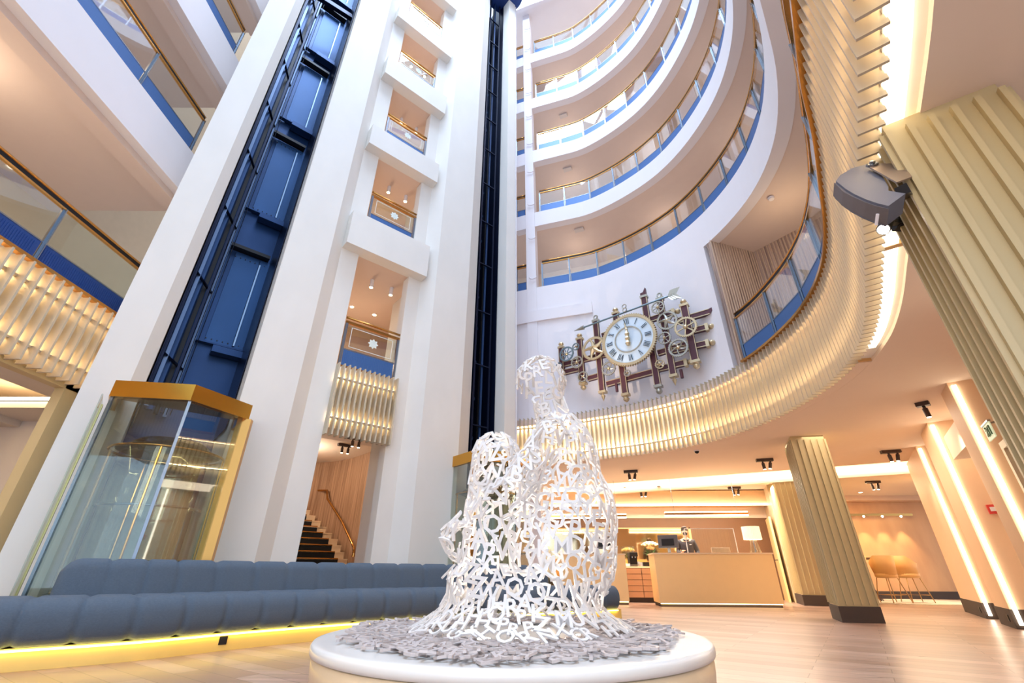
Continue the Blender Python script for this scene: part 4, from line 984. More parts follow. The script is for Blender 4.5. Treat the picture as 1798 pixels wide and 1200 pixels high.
mb = MB(); mb.lathe([(.06, 1.17), (.09, 1.3), (.085, 1.32)], 14, Matrix.Translation((3.3, 13.42, 0))); mb.build('bean_hopper', GLASSG, t)
for k, (x, y, h) in enumerate([(3.50, 13.3, .1), (3.56, 13.4, .08), (3.46, 13.45, .12)]):
    t = tag(MB().lathe([(.03, .83), (.04, .83 + h), (.036, .83 + h), (.028, .84)], 14, Matrix.Translation((x, y, 0))).build('cup', WHITE), 'small white cup beside the flowers, ' + ['in front', 'right', 'at the back'][k] + ' of the three', 'cup', 'white cups on the cabinet')
t = tag(MB().box((3.6, 13.2, .88), (.16, .1, .1)).build('card_box', BLACKM, bevel=.006), 'small black box in front of the flower vase', 'box')
t = tag(MB().box((3.98, 13.2, .93), (.1, .1, .2)).build('tissue_box', mat('pale_blue_box', (190, 214, 236), .4), bevel=.01), 'pale blue box right of the flower vase', 'box')
# bouquet
fv = thing('flower_vase', 'glass vase with a round bouquet of cream roses on the cabinet', 'flowers', (3.78, 13.25, .83)); vx, vy = 3.78, 13.25
mb = MB(); mb.lathe([(.05, .832), (.065, .95), (.055, 1.06), (.07, 1.08)], 18, Matrix.Translation((vx, vy, 0))); mb.build('vase', GLASSG, fv, True)
mb = MB()
for k in range(14): a = k * 2.4; mb.tube([(vx + .02 * cos(a), vy + .02 * sin(a), .85), (vx + .04 * cos(a), vy + .04 * sin(a), 1.08), (vx + .13 * cos(a), vy + .13 * sin(a), 1.24)], .005, 5)
for k in range(70):
    a = random.uniform(0, 6.28); r = random.uniform(.08, .24); c = Vector((vx + r * cos(a), vy + r * sin(a), random.uniform(1.1, 1.28))); d = Vector((cos(a), sin(a), random.uniform(-.5, .8))).normalized() * .05; s = d.cross(Vector((0, 0, 1))).normalized() * .018
    mb.add([c - d, c + s, c + d, c - s], [(0, 1, 2, 3)])
mb.build('stems_and_leaves', LEAF, fv)
ROSE = mat('cream_petal', (246, 236, 200), .6, var=.08, scale=20)
for k in range(34):
    th = k * 2.39996; r = .21 * sqrt(k / 34); zz_ = 1.25 + .17 * sqrt(max(0, 1 - (r / .24) ** 2)); c = Vector((vx + r * 1.05 * cos(th), vy + r * sin(th), zz_))
    mb = MB(); M_ = Matrix.Translation(c)
    for q in range(3):
        mb.lathe([(.008, -.02), (.022 + q * .006, -.008), (.030 + q * .005, .012 - q * .004), (.024 + q * .006, .022 - q * .006)], 9, M_ @ Matrix.Rotation(.2 * q + th, 4, 'Z') @ Matrix.Rotation(.25 * (q - 1), 4, 'X'))
    mb.build('rose', ROSE, fv)
# monitors
def monitor(x, y, rz, label):
    t = thing('computer_monitor', label, 'monitor', (x, y, 1.10), rz)
    mb = MB(); mb.box((0, 0, .27), (.48, .03, .3), M=Matrix.Rotation(-.15, 4, 'X')); mb.build('screen_housing', mat('graphite_plastic', (84, 84, 92), .4), t, local=True, bevel=.006)
    mb = MB(); mb.box((0, -.02, .25), (.3, .02, .16), M=Matrix.Rotation(-.15, 4, 'X')); mb.build('back_bulge', BLACKM, t, local=True, bevel=.005)
    mb = MB(); mb.beam((0, .02, .0), (0, .0, .2), .07, .03); mb.box((0, .03, .006), (.24, .18, .012)); mb.build('stand', CHROME, t, local=True)
monitor(3.88, 12.0, radians(-30), 'grey computer monitor at the left end of the long reception desk'); monitor(2.42, 12.62, radians(-10), 'dark computer monitor on the shorter desk behind the sculpture')
t = thing('card_reader_tray', 'grey low monitor behind the glass screen on the long desk', 'monitor', (5.15, 12.0, 1.1))
mb = MB(); mb.box((5.15, 12.0, 1.17), (.46, .05, .13), .0); mb.build('housing', mat('taupe_plastic', (150, 128, 112), .5), t, bevel=.015)
# hygiene screen
t = thing('counter_screen', 'clear acrylic hygiene screen with white edges on the reception desk', 'screen', (4.85, 11.8, 1.1))
mb = MB(); mb.box((4.86, 11.8, 1.375), (1.17, .008, .53), -.09); mb.build('acrylic_sheet', GLASS, t)
mb = MB()
for a, b in (((4.28, 11.85, 1.1), (4.28, 11.85, 1.65)), ((4.28, 11.85, 1.65), (5.45, 11.75, 1.65)), ((5.45, 11.75, 1.65), (5.45, 11.75, 1.1))): mb.beam(a, b, .014, .014)
mb.build('white_edge', WHITE, t)
# table lamp
t = thing('table_lamp', 'table lamp with pleated white shade and clear glass base on the desk', 'lamp', (5.86, 11.72, 1.1)); LM = Matrix.Translation((5.86, 11.72, 0))
mb = MB(); mb.lathe([(.13, 1.1), (.125, 1.12), (.07, 1.40), (.06, 1.44)], 24, LM); mb.build('glass_base', GLASSG, t, True)
mb = MB(); mb.tube([(5.86, 11.72, 1.12), (5.86, 11.72, 1.46)], .008); mb.tube([(5.86, 11.72, 1.2), (5.9, 11.70, 1.16), (5.84, 11.74, 1.13)], .006); mb.build('stem', CHROME, t)
mb = MB(); n = 80
for r0, z in ((.20, 1.40), (.195, 1.69)):
    for k in range(n): rr_ = r0 + (.006 if k % 2 else -.006); mb.v.append(LM @ Vector((rr_ * cos(2 * pi * k / n), rr_ * sin(2 * pi * k / n), z)))
for k in range(n): mb.f.append((k, (k + 1) % n, n + (k + 1) % n, n + k))
mb.build('pleated_shade', mat('lit_shade_fabric', (250, 240, 224), .7, emit=(255, 226, 190), es=.55), t)
point('lamp_bulb', (5.86, 11.72, 1.53), 12, WARM, .05)
# pendant light bars
def pendant(a, b, z, label, hang):
    t = thing('pendant_light', label, 'light', (a[0], a[1], z))
    A = Vector((*a, z)); B = Vector((*b, z))
    mb = MB(); mb.beam(A, B, .05, .05); mb.build('brass_body', BRASS, t)
    mb = MB(); mb.beam(A + Vector((0, 0, -.045)), B + Vector((0, 0, -.045)), .05, .035); mb.build('lower_diffuser', LEDS, t)
    mb = MB(); mb.beam(A + Vector((0, 0, .04)), B + Vector((0, 0, .04)), .04, .025); mb.build('upper_diffuser', LEDS, t)
    for q in (.12, .88): p = A.lerp(B, q); mb = MB(); mb.tube([p, (p.x, p.y, hang)], .004, 5); mb.build('cable', CHROME, t)
pendant((4.0, 12.3), (6.07, 12.1), 2.04, 'brass linear pendant with two glowing lines over the long desk', 2.93)
pendant((1.0, 12.75), (3.05, 12.55), 2.02, 'brass linear pendant over the shorter desk behind the sculpture', 2.93)
# double ceiling spots
BRZ = mat('dark_bronze_fitting', (70, 56, 52), .45, .4)
def twin(x, y, z, rz, label, n=2, tilt=.25, pw=34):
    t = thing('ceiling_spotlight', label, 'light', (x, y, z), rz)
    mb = MB(); mb.box((0, 0, -.03), (.34 if n == 2 else .16, .1, .06)); mb.build('ceiling_box', BRZ, t, local=True)
    for k in range(n):
        dx = (-.05 + .16 * k) if n == 2 else 0; tl = tilt if k else -.05
        M_ = Matrix.Translation((dx, 0, -.06)) @ Matrix.Rotation(tl, 4, 'Y') @ Matrix.Rotation(pi, 4, 'X')
        mb = MB(); mb.lathe([(.02, 0), (.02, .03), (.034, .035), (.034, .17)], 14, M_); h = mb.build('spot_head', BRZ, t, local=True)
        mb = MB(); mb.lathe([(.027, .168), (.027, .173)], 14, M_); mb.build('lens', led('spot_lens', (255, 232, 196), 22), h, local=True)
    p = Vector((x, y, z - .26)); spot('spot_beam', p, p + Vector((.2, .1, -2)), pw, SOFT, 80, .7, .03)
twin(2.98, 11.3, 2.95, -.3, 'twin ceiling spotlight nearest the sculpture, just below the slatted band')
twin(5.65, 9.97, 2.95, -.3, 'twin ceiling spotlight left of the square fluted column')
twin(6.55, 13.5, 2.93, -.2, 'twin ceiling spotlight above the table lamp beyond the bright beam')
twin(3.95, 13.9, 2.93, -.2, 'twin ceiling spotlight over the gap between the desks')
twin(7.85, 9.16, 2.95, -.3, 'twin ceiling spotlight right of the square fluted column, before the bright beam')
twin(9.9, 12.5, 2.93, -.2, 'twin ceiling spotlight over the meeting table alcove')
twin(6.12, 6.26, 2.95, -.9, 'single-head ceiling spotlight close to the lit right wall', 1, .5)
twin(*fac(.94, -2.81), 3.5, AF, 'twin ceiling spotlight, the nearer of two inside the stair opening', 2, 0, 40)
twin(*fac(1.14, -4.0), 3.6, AF, 'twin ceiling spotlight, the farther of two inside the stair opening', 2, 0, 60)
t = thing('dome_camera', 'small dark dome camera on the ceiling under the slatted band', 'camera', (3.85, 9.2, 2.95))
mb = MB(); mb.lathe([(.06, 2.92), (.06, 2.95)], 18, Matrix.Translation((3.85, 9.2, 0))); mb.build('collar', WHITE, t)
mb = MB(); mb.sphere((3.85, 9.2, 2.92), .045, 14); mb.build('dome', BLACKM, t, True)
for k, (x, y, z) in enumerate([(3.36, 13.6, 2.93), (4.9, 13.45, 2.93), (4.3, 13.4, 2.93), (6.6, 13.1, 2.93)]):
    tag(MB().lathe([(.05, z - .015), (.05, z)], 16, Matrix.Translation((x, y, 0))).build('smoke_detector', mat('detector_grey', (120, 100, 90), .5)), 'tiny ceiling detector over reception, ' + ['leftmost', 'third from left', 'second from left', 'rightmost'][k] + ' of four', 'detector', 'detectors on the reception ceiling')
for k, (x, y) in enumerate([(10.9, 14.4), (9.9, 14.6), (12.4, 14.0)]):
    t = thing('recessed_downlight', 'round recessed downlight in the alcove ceiling, ' + ['middle', 'left', 'right'][k] + ' of three', 'light', (x, y, 2.93))
    mb = MB(); mb.lathe([(.07, 2.922), (.07, 2.93)], 18, Matrix.Translation((x, y, 0))); mb.build('trim_ring', WHITE, t); mb = MB(); mb.lathe([(.05, 2.917), (.05, 2.923)], 18, Matrix.Translation((x, y, 0))); mb.build('lens', LEDS, t)
# ================================================================== ALCOVE
t = thing('wall_light_bar', 'slim brass wall bar with a row of small lamps in the alcove', 'light', (10.6, 15.3, 2.3))
mb = MB(); mb.beam((9.9, 15.32, 2.36), (12.9, 15.18, 2.36), .06, .07); mb.build('brass_bar', BRASS, t)
for k in range(5):
    x = 10.2 + k * .58; y = 15.3 - k * .027
    mb = MB(); mb.sphere((x, y - .02, 2.31), .03, 10); mb.build('lamp', MATS['spot_lens'], t)
    spot('bar_beam', (x, y - .06, 2.27), (x, y + .12, .8), 45, WARM, 60, .6, .02)
TAN = mat('tan_leather', (226, 180, 120), .5, var=.05)
LEGM = mat('gold_painted_leg', (190, 150, 100), .35, .6)
def stool(x, y, rz, label):
    t = thing('armchair_stool', label, 'chair', (x, y, 0), rz)
    mb = MB(); n = 24; prof = []
    for k in range(n + 1):                                          # wrap-around shell, open to +y
        a = radians(-215 + 250 * k / n) ; h = .44 + .14 * max(0, sin(-a)) ** .7 if sin(a) < 0 else .44 * 1 - .1 * abs(sin(a))
        h = .62 + (.48 if sin(a) < -.3 else .30 + .18 * max(0, (-sin(a) + .5) / .8))
        for rr_, z in ((.24, .62), (.30, min(h, 1.10)), (.285, min(h, 1.10)), (.225, .62)): mb.v.append(Vector((rr_ * cos(a) * .95, rr_ * sin(a), z)))
    for k in range(n):
        for q in range(4): mb.f.append((4 * k + q, 4 * k + (q + 1) % 4, 4 * k + 4 + (q + 1) % 4, 4 * k + 4 + q))
    mb.f.append((0, 1, 2, 3)); mb.f.append((4 * n + 3, 4 * n + 2, 4 * n + 1, 4 * n)); mb.build('shell', TAN, t, True, True)
    mb = MB(); mb.lathe([(.22, .58), (.245, .62), (.24, .68), (.15, .70)], 24); mb.build('seat', TAN, t, True, True)
    for sx in (-1, 1):
        for sy in (-1, 1):
            mb = MB(); mb.tube([(sx * .15, sy * .15, .6), (sx * .25, sy * .25, .03)], .011, 8); mb.build('leg', LEGM, t, True, True)
    mb = MB(); q = .225; pp = [(-q, -q, .2), (q, -q, .2), (q, q, .2), (-q, q, .2)]; mb.tube(pp, .009, 6, True); mb.build('footrest', LEGM, t, False, True)
stool(9.72, 12.95, .05, 'tan leather high chair seen from behind, nearest to the square column')
stool(10.42, 13.1, -1.75, 'tan leather high chair turned sideways on the right of the round table')
stool(9.2, 13.25, 1.2, 'tan leather high chair half hidden behind the square column')
t = thing('round_table', 'high round table between the tan leather chairs', 'table', (9.95, 14.05, 0))
mb = MB(); mb.lathe([(.50, 1.03), (.52, 1.04), (.52, 1.07), (.50, 1.075)], 40, Matrix.Translation((9.95, 14.05, 0))); mb.build('table_top', mat('dark_table_top', (90, 66, 48), .4), t)
mb = MB()
for k in range(10): a = k * pi / 5; mb.tube([(9.95 + .08 * cos(a), 14.05 + .08 * sin(a), 1.03), (9.95 + .03 * cos(a + .6), 14.05 + .03 * sin(a + .6), .5), (9.95 + .24 * cos(a + 1.2), 14.05 + .24 * sin(a + 1.2), .02)], .01, 6)
mb.build('rod_pedestal', mat('dark_rod', (86, 60, 40), .4, .5), t)
t = tag(MB().lathe([(1.0, 0.0), (1.0, .014), (.98, .02)], 48, Matrix.Translation((10.75, 13.75, 0)) @ Matrix.Diagonal((2.0, 1.3, 1, 1))).build('round_rug', mat('grey_white_rug', (214, 204, 190), .95, var=.2, scale=3, bump=.4, bscale=200)), 'pale mottled rug under the high table and chairs', 'rug')
# right wall details
def on_rw(w_, dp, z): p = rw(w_, dp); return (p[0], p[1], z)
t = thing('exit_sign', 'glass emergency exit sign above the door at the far right', 'sign', on_rw(.62, .2, 2.2)); ARW = atan2(RWD.y, RWD.x)
mb = MB(); mb.box(on_rw(.66, .03, 2.14), (.30, .012, .17), ARW); mb.build('sign_plate', mat('pale_green_sign', (206, 220, 190), .4, emit=(206, 226, 190), es=.4), t)
GRN = mat('sign_green', (96, 122, 84), .5)
mb = MB(); ce = Vector(on_rw(.66, .02, 2.14)); rd = Vector((RWD.x, RWD.y, 0))
for (x0, z0, x1, z1, wd) in ((-.1, .05, -.1, -.05, .014), (-.1, .05, -.03, .05, .014), (-.03, .05, -.03, -.05, .014), (.01, .03, .05, -.0, .016), (.05, 0, .02, -.05, .014), (.05, 0, .08, -.04, .014), (.03, .02, .09, .03, .012), (.0, .01, .04, .03, .012)): mb.beam(ce + rd * x0 + Vector((0, 0, z0)), ce + rd * x1 + Vector((0, 0, z1)), .008, wd)
mb.sphere(tuple(ce + rd * .05 + Vector((0, 0, .05))), .013, 8); mb.build('running_figure_symbol', GRN, t)
mb = MB(); mb.box(on_rw(.66, .03, 2.235), (.32, .03, .02), ARW); mb.beam(on_rw(.66, .03, 2.24), on_rw(.66, .5, 2.24), .02, .02); mb.build('sign_holder', CHROME, t)
t = thing('fire_alarm_button', 'red fire alarm call point on the side of a lit pier', 'alarm', on_rw(1.9, .3, 1.4))
mb = MB(); mb.box(on_rw(3.375, .3, 1.55), (.04, .11, .13), ARW); mb.build('red_housing', mat('alarm_red', (210, 60, 56), .4), t)
mb = MB(); mb.box(on_rw(3.35, .3, 1.55), (.012, .06, .06), ARW); mb.build('white_window', WHITE, t)
t = thing('wall_notice', 'small red-bordered notice high on the side of a lit pier', 'sign', on_rw(1.78, .2, 2.2))
mb = MB(); mb.box(on_rw(3.385, .36, 2.48), (.012, .14, .24), ARW); mb.build('notice_plate', WHITE, t); mb = MB(); mb.box(on_rw(3.376, .36, 2.56), (.008, .13, .06), ARW); mb.build('red_band', MATS['alarm_red'], t)
for k, (w_, l_) in enumerate([(5.45, 'far'), (3.52, 'near')]):
    tag(MB().box(on_rw(w_ + .1, -.016, .12), (.08, .012, .08), ARW).build('floor_socket', BLACKM), 'black double socket in the dark baseboard of the %s lit pier' % l_, 'socket')
tag(MB().box((5.5, 8.62, .12), (.012, .09, .09), .7).build('floor_socket', BLACKM), 'black socket on the side of the square column plinth', 'socket')
for k, (w_, z_) in enumerate([(1.95, 1.02), (.35, 1.05)]):
    t = thing('door_handle', 'steel lever handle on the ' + ['door in the lit recess', 'door at the far right edge'][k], 'handle', on_rw(w_, .4, z_))
    mb = MB(); mb.tube([on_rw(w_, .42, z_), on_rw(w_, .36, z_), on_rw(w_ + .12, .36, z_)], .011); mb.build('lever', CHROME, t); mb = MB(); mb.box(on_rw(w_, .41, z_ - .02), (.04, .01, .2), ARW); mb.build('backplate', CHROME, t)
# service door at the side of reception
mb = MB(); mb.prism([(7.28, 13.4), (7.33, 13.38), (7.72, 14.3), (7.67, 14.32)], 0, 2.1); struct(mb.build('door_3', COUNT))
t = thing('door_handle', 'small handle on the door right of the reception desk', 'handle', (7.36, 13.55, 1.0)); mb = MB(); mb.tube([(7.35, 13.55, 1.0), (7.29, 13.57, 1.0), (7.32, 13.67, 1.0)], .012); mb.build('lever', DARK, t)
# ================================================================== STAIRS
st = thing('staircase', 'stone stair with black carpet runner inside the pillar bay', 'stairs', fac(0, -3.0, 0))
STONE = mat('cream_stone', (216, 192, 160), .5, var=.06); CARP = mat('black_carpet', (20, 18, 20), .95, var=.3, scale=80)
for k in range(1, 17):
    z = .16 * k; d = -4.43 - .27 * (k - 6); x1 = 1.86 if d > -5.2 else max(.9, 1.86 - (-5.2 - d) * .32)
    mb = MB(); mb.prism(fp([(-1.5, d), (x1, d), (x1, d - .27), (-1.5, d - .27)]), max(0, z - .5), z - .03); mb.prism(fp([(-1.5, d + .012), (x1, d + .012), (x1, d - .27), (-1.5, d - .27)]), z - .03, z); s_ = mb.build('step', STONE, st)
    mb = MB(); xr = x1 - .24; mb.prism(fp([(-1.2, d + .012), (xr, d + .012), (xr, d), (-1.2, d)]), z - .155, z - .012); mb.prism(fp([(-1.2, d - .03), (xr, d - .03), (xr, d - .27), (-1.2, d - .27)]), z, z + .01); mb.build('carpet_runner', CARP, s_)
    mb = MB(); mb.prism(fp([(-1.2, d + .016), (xr, d + .016), (xr, d - .01), (-1.2, d - .01)]), z - .012, z + .011); mb.build('brass_nosing', BRASS, s_)
hr = thing('stair_handrail', 'brass handrail bending along the timber stair wall', 'handrail', fac(1.85, -4.2, 1.2))
mb = MB(); mb.tube([fac(1.86, -4.1, 1.08), fac(1.84, -4.1, 1.2), fac(1.83, -4.25, 1.32), fac(1.78, -5.0, 1.85), fac(1.6, -5.9, 2.5), (-5.3, 13.25, 2.75), (-5.88, 13.68, 2.81), (-6.6, 13.5, 2.85)], .028, 10); mb.build('rail', BRASS, hr, True)
mb = MB(); mb.lathe([(.04, 1.0), (.03, 1.08), (.035, 1.1)], 12, Matrix.Translation((*fac(1.86, -4.1), 0))); mb.build('end_bracket', BRASS, hr)
point('stair_glow', fac(0.2, -4.8, 3.2), 75, (1.0, .82, .64), .2)
point('stair_glow', fac(1.2, -1.6, 2.8), 25, (1.0, .78, .5), .1)
# ================================================================== LOUDSPEAKER on the big column
SPK = mat('speaker_graphite', (84, 84, 98), .55, var=.06, bump=.2, bscale=300); SPG = mat('speaker_grille', (92, 80, 78), .7, var=.1, scale=200, bump=.4, bscale=500)
CAM = Vector((0, 0, HC)); KS = .9
def kk(p): return CAM + (Vector(p) - CAM) * KS
e_ = Vector((.25, .8, -.55)).normalized()
front = [(1.959, 1.711, 2.383), (1.958, 1.757, 2.448), (1.967, 1.812, 2.533), (1.99, 1.881, 2.644), (2.023, 1.947, 2.755), (2.091, 2.049, 2.934)]
back = [(2.176, 2.089, 3.031), (2.314, 2.116, 3.132), (2.397, 2.1, 3.147), (2.391, 2.036, 3.051), (2.161, 1.837, 2.657), (2.116, 1.809, 2.596), (2.126, 1.745, 2.508)]
sp = thing('loudspeaker', 'graphite wedge-shaped loudspeaker bracketed to the huge right-hand column', 'loudspeaker', kk((2.15, 1.85, 2.6)))
poly3 = [kk(p) for p in front + back]; n = len(poly3); T_ = .10
mb = MB(); vs = poly3 + [p + e_ * T_ for p in poly3]; mb.add(vs, [tuple(range(n)), tuple(range(2 * n - 1, n - 1, -1))] + [(i, (i + 1) % n, n + (i + 1) % n, n + i) for i in range(n)]); mb.build('cabinet', SPK, sp)
mb = MB(); cen = sum(poly3, Vector()) / n; fr_ = [kk(p) for p in front]; o_ = [(p - cen).normalized() * .012 for p in fr_]
vs = []
for p, o2 in zip(fr_, o_): vs += [p + o2 + e_ * .012, p + o2 + e_ * (T_ - .012), p + e_ * (T_ - .012), p + e_ * .012]
m_ = len(fr_); fs2 = []
for i in range(m_ - 1):
    for q in range(4): fs2.append((4 * i + q, 4 * i + (q + 1) % 4, 4 * i + 4 + (q + 1) % 4, 4 * i + 4 + q))
fs2 += [(0, 1, 2, 3), (4 * m_ - 1, 4 * m_ - 2, 4 * m_ - 3, 4 * m_ - 4)]
gr_ = mb.add(vs, fs2).build('front_grille', SPG, sp)
a_ = fr_[0].lerp(fr_[1], .9) + o_[1] * 1.6; mb = MB(); mb.beam(a_ + e_ * .045, a_ + e_ * .1, .012, .008, tuple(o_[1].normalized())); mb.build('maker_badge', WHITE, gr_)
mb = MB(); k3 = [kk(p) - e_ * .02 for p in ((2.299, 2.017, 2.981), (2.36, 2.03, 3.028), (2.421, 1.939, 2.924), (2.268, 1.805, 2.659), (2.166, 1.808, 2.617))]
mb.add(k3 + [p - e_ * .008 for p in k3], [(0, 1, 2, 3, 4), (9, 8, 7, 6, 5)] + [(i, (i + 1) % 5, 5 + (i + 1) % 5, 5 + i) for i in range(5)]); mb.build('mounting_bracket', mat('bronze_bracket', (140, 118, 100), .4, .4), sp)
mb = MB(); mb.beam(kk((2.15, 1.77, 2.56)), Vector((2.205, 1.81, 2.56)), .05, .05); mb.build('wall_arm', BLACKM, sp)
mb = MB(); mb.lathe([(.03, 0), (.03, .015), (.014, .018), (.014, .03)], 14, Matrix.Translation(kk((2.33, 2.03, 3.0)) - e_ * .03) @ (-e_).to_track_quat('Z', 'Y').to_matrix().to_4x4()); mb.build('pivot_bolt', CHROME, sp)
t = thing('column_spotlight', 'black cylindrical spotlight mounted on the column under the loudspeaker', 'light', (1.95, 1.7, 2.2))
a_ = Vector((2.21, 1.967, 2.533)); b_ = Vector((2.11, 1.93, 2.42))
mb = MB(); mb.tube([a_, b_], .034, 16); mb.build('barrel', BLACKM, t, False)
mb = MB(); dd_ = (b_ - a_).normalized(); mb.tube([b_, b_ + dd_ * .004], .028, 16); mb.build('lens', led('column_spot_lens', (255, 244, 230), 18), t)
mb = MB(); mb.beam(a_.lerp(b_, .2), Vector((2.36, 2.03, 2.56)), .03, .03); mb.box((2.34, 2.03, 2.56), (.07, .07, .07)); mb.build('mount', BLACKM, t)
spot('column_spot', b_ + dd_ * .03, b_ + dd_ * 2, 30, (1, .86, .7), 70, .6)
# small ceiling items on galleries
for k, (x, y, z, l_) in enumerate([(2.2, 11.2, 10.68, 'second'), (2.0, 11.35, 13.68, 'third'), (2.0, 11.35, 16.68, 'fourth')]):
    tag(MB().box((x, y, z), (.3, .16, .05), -.4).build('ceiling_sensor', mat('beige_sensor', (208, 196, 190), .6)), 'small rectangular ceiling box under the %s curved gallery from the bottom' % l_, 'ceiling box')
tag(MB().lathe([(.05, 7.4), (.06, 7.43), (.06, 7.45)], 16, Matrix.Translation((5.25, 6.6, 0))).build('smoke_detector', WHITE), 'round smoke detector on the soffit beside the curved mezzanine rail', 'detector')
# ================================================================== PERSON
SKIN = mat('skin', (214, 166, 140), .55); HAIR = mat('dark_brown_hair', (48, 32, 26), .6, var=.3, scale=60, bump=.5, bscale=120)
px_, py_ = 4.60, 12.74
pr = thing('person', 'person in dark jacket and dark face mask standing behind the reception desk', 'person', (px_, py_, 0), -.3)
def skin_mesh(name, verts, edges, m, parent, sub=2):
    me = bpy.data.meshes.new(name); me.from_pydata([v[0] for v in verts], edges, []); o = bpy.data.objects.new(name, me); COL.objects.link(o); o.parent = parent
    md = o.modifiers.new('skin', 'SKIN'); md.use_smooth_shade = True
    for i, v in enumerate(verts): r_ = v[1]; me.skin_vertices[0].data[i].radius = (r_ if isinstance(r_, tuple) else (r_, r_))
    me.skin_vertices[0].data[0].use_root = True
    s2 = o.modifiers.new('sub', 'SUBSURF'); s2.levels = sub; s2.render_levels = sub
    dg = bpy.context.evaluated_depsgraph_get(); dg.update(); m2 = bpy.data.meshes.new_from_object(o.evaluated_get(dg)); o.modifiers.clear(); o.data = m2; bpy.data.meshes.remove(me)
    m2.materials.clear(); m2.materials.append(m)
    for p in m2.polygons: p.use_smooth = True
    return o
# local frame: faces -y; x to the figure's left
B_ = [((0, 0, .95), (.16, .11)), ((0, 0, 1.12), (.14, .10)), ((0, .0, 1.30), (.17, .11)), ((0, .01, 1.43), (.12, .08)), ((0, 0, 1.50), .052), ((0, -.01, 1.55), .055), ((0, -.015, 1.63), (.075, .09)), ((0, -.01, 1.70), (.07, .08)),
      ((-.17, .01, 1.41), .05), ((-.24, .0, 1.16), .04), ((-.16, -.19, 1.12), .03), ((-.12, -.25, 1.17), .024),
      ((.17, .01, 1.41), .05), ((.25, .01, 1.15), .04), ((.22, -.16, 1.05), .03), ((.20, -.24, 1.07), .024),
      ((-.09, 0, .88), .085), ((-.10, -.01, .48), .06), ((-.10, .01, .08), .04), ((-.10, -.12, .035), .035),
      ((.09, 0, .88), .085), ((.10, -.01, .48), .06), ((.10, .01, .08), .04), ((.10, -.12, .035), .035)]
E_ = [(0, 1), (1, 2), (2, 3), (3, 4), (4, 5), (5, 6), (6, 7), (3, 8), (8, 9), (9, 10), (10, 11), (3, 12), (12, 13), (13, 14), (14, 15), (0, 16), (16, 17), (17, 18), (18, 19), (0, 20), (20, 21), (21, 22), (22, 23)]
body = skin_mesh('body', B_, E_, SKIN, pr)
JACK = mat('dark_navy_jacket', (52, 48, 58), .8, var=.15, bump=.3, bscale=150)
g_ = lambda r_, a=.016: (r_[0] + a, r_[1] + a) if isinstance(r_, tuple) else (r_ + a)
J_ = [(B_[i][0], g_(B_[i][1], .02)) for i in (0, 1, 2, 3, 8, 9, 10, 12, 13, 14)]; J_[3] = (J_[3][0], (.13, .09))
skin_mesh('jacket', J_, [(0, 1), (1, 2), (2, 3), (3, 4), (4, 5), (5, 6), (3, 7), (7, 8), (8, 9)], JACK, pr)
T2 = [((0, 0, .98), (.17, .125))] + [(B_[i][0], g_(B_[i][1], .012)) for i in (16, 17, 18, 20, 21, 22)]
skin_mesh('trousers', T2, [(0, 1), (1, 2), (2, 3), (0, 4), (4, 5), (5, 6)], mat('black_trousers', (30, 28, 34), .8), pr)
mb = MB(); mb.sphere((0, .012, 1.70), .098, 20, (.88, 1.02, .82)); mb.sphere((0, -.045, 1.745), .06, 14, (1.15, .9, .6)); mb.sphere((0, .06, 1.64), .065, 14, (1.1, .8, 1)); mb.build('hair', HAIR, pr, True, True)
mb = MB(); mb.sphere((0, -.078, 1.595), .055, 16, (1.05, .62, .8))
for s in (-1, 1): mb.tube([(s * .055, -.07, 1.61), (s * .078, -.01, 1.63)], .003, 4)
mb.build('face_mask', mat('black_mask', (38, 40, 46), .8), pr, True, True)
mb = MB(); mb.add([(0, -.108, 1.66), (-.011, -.098, 1.625), (.011, -.098, 1.625), (0, -.122, 1.63), (0, -.09, 1.665)], [(0, 1, 3), (0, 3, 2), (1, 2, 3), (0, 2, 4), (0, 4, 1)]); mb.build('nose', SKIN, pr, True, True)
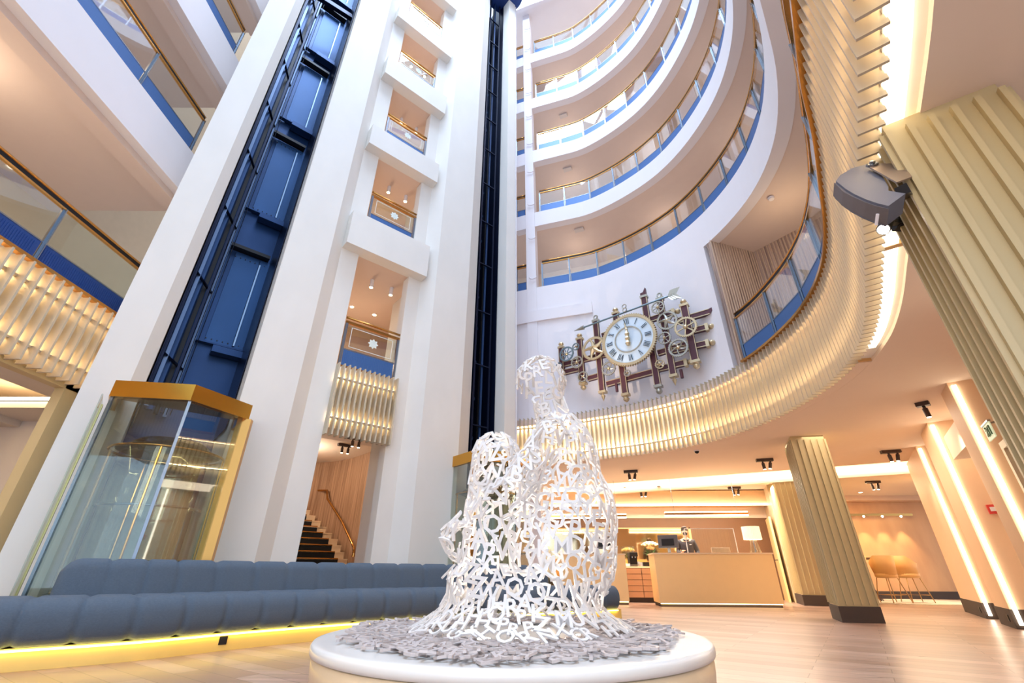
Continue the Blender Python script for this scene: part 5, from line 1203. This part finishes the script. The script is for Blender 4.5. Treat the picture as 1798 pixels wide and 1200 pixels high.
for s in (-1, 1):
    mb = MB(); mb.sphere((s * .032, -.094, 1.655), .011, 10, (1.2, .6, .7)); mb.build('eye', WHITE, pr, True, True); mb = MB(); mb.sphere((s * .032, -.101, 1.655), .005, 8); mb.build('pupil', BLACKM, pr, True, True)
    mb = MB(); mb.beam((s * .05, -.092, 1.675), (s * .015, -.1, 1.678), .006, .006); mb.build('eyebrow', HAIR, pr, False, True)
    mb = MB(); mb.sphere((s * .08, 0, 1.635), .024, 10, (.4, .7, 1.1)); mb.build('ear', SKIN, pr, True, True)
    hx, hy, hz = (-.12, -.25, 1.17) if s < 0 else (.20, -.24, 1.07)
    mb = MB(); mb.sphere((hx, hy - .035, hz + .012), .034, 12, (1.05, 1.1, .55))
    for q, (dx, L_) in enumerate(((-.026, .055), (-.009, .065), (.008, .062), (.024, .05))):
        mb.tube([(hx + dx, hy - .055, hz + .016), (hx + dx * 1.15, hy - .055 - L_ * .55, hz + .022), (hx + dx * 1.15, hy - .055 - L_ * .9, hz + .006)], .008, 6, rs=[.009, .0085, .0065])
    mb.tube([(hx - s * .026, hy - .02, hz + .01), (hx - s * .05, hy - .045, hz + .02), (hx - s * .055, hy - .07, hz + .022)], .009, 6, rs=[.011, .0095, .007]); mb.build('hand', SKIN, pr, True, True)
mb = MB(); mb.box((.09, -.128, 1.33), (.05, .006, .018)); mb.build('name_badge', WHITE, pr, False, True)
mb = MB(); mb.beam((.01, -.132, 1.14), (.01, -.115, 1.42), .008, .006); mb.build('zip', CHROME, pr, False, True)
mb = MB(); mb.tube([(-.07, -.05, 1.45), (-.03, -.1, 1.43), (.03, -.1, 1.43), (.07, -.05, 1.45), (.05, .05, 1.47), (-.05, .05, 1.47)], .018, 6, True); mb.build('collar', JACK, pr, True, True)
# ---- warm light of the lobby: added area washes standing in for coves and downlights
area('reception_ceiling_wash', (5.0, 12.6, 2.78), (5.0, 12.6, 0), 4.5, .5, 230, (1, .88, .7))
area('alcove_wash', (10.2, 13.2, 2.88), (10.2, 13.2, 0), 2.5, 1.5, 130, (1, .80, .48))
area('lobby_wash', (6.2, 7.9, 2.93), (6.2, 7.9, 0), 1.6, 2.6, 45, SOFT)
area('back_room_wash', (3.5, 14.0, 2.4), (3.5, 13.0, 0), 5, .6, 30, WARM)
area('left_room_wash', (-7.6, 2.5, 3.2), (-7.6, 2.5, 0), 1.6, 4, 60, SOFT)
point('mezz_fill', (5.6, 6.6, 6.6), 14, WARM, .2)  # added fill, with no fitting in the mezzanine

for k, z in enumerate((6.4, 9.8, 12.9)): point('left_gallery_fill', (-7.6, 3.4, z), (26, 6, 6)[k], (1, .8, .58), .15)  # added point fills without fittings, brightening the left corridors behind the glass
point('left_gallery_fill', (-7.6, 0.4, 6.0), 8, (1, .8, .58), .15)
for z in LEV:
    for (x, y) in ((2.2, 12.0), (4.9, 10.6), (6.3, 7.6)): point('ring_gallery_fill', (x, y, z + 1.6), 9, (1, .84, .68), .15)  # added fills without fittings, standing in for warm corridor lights
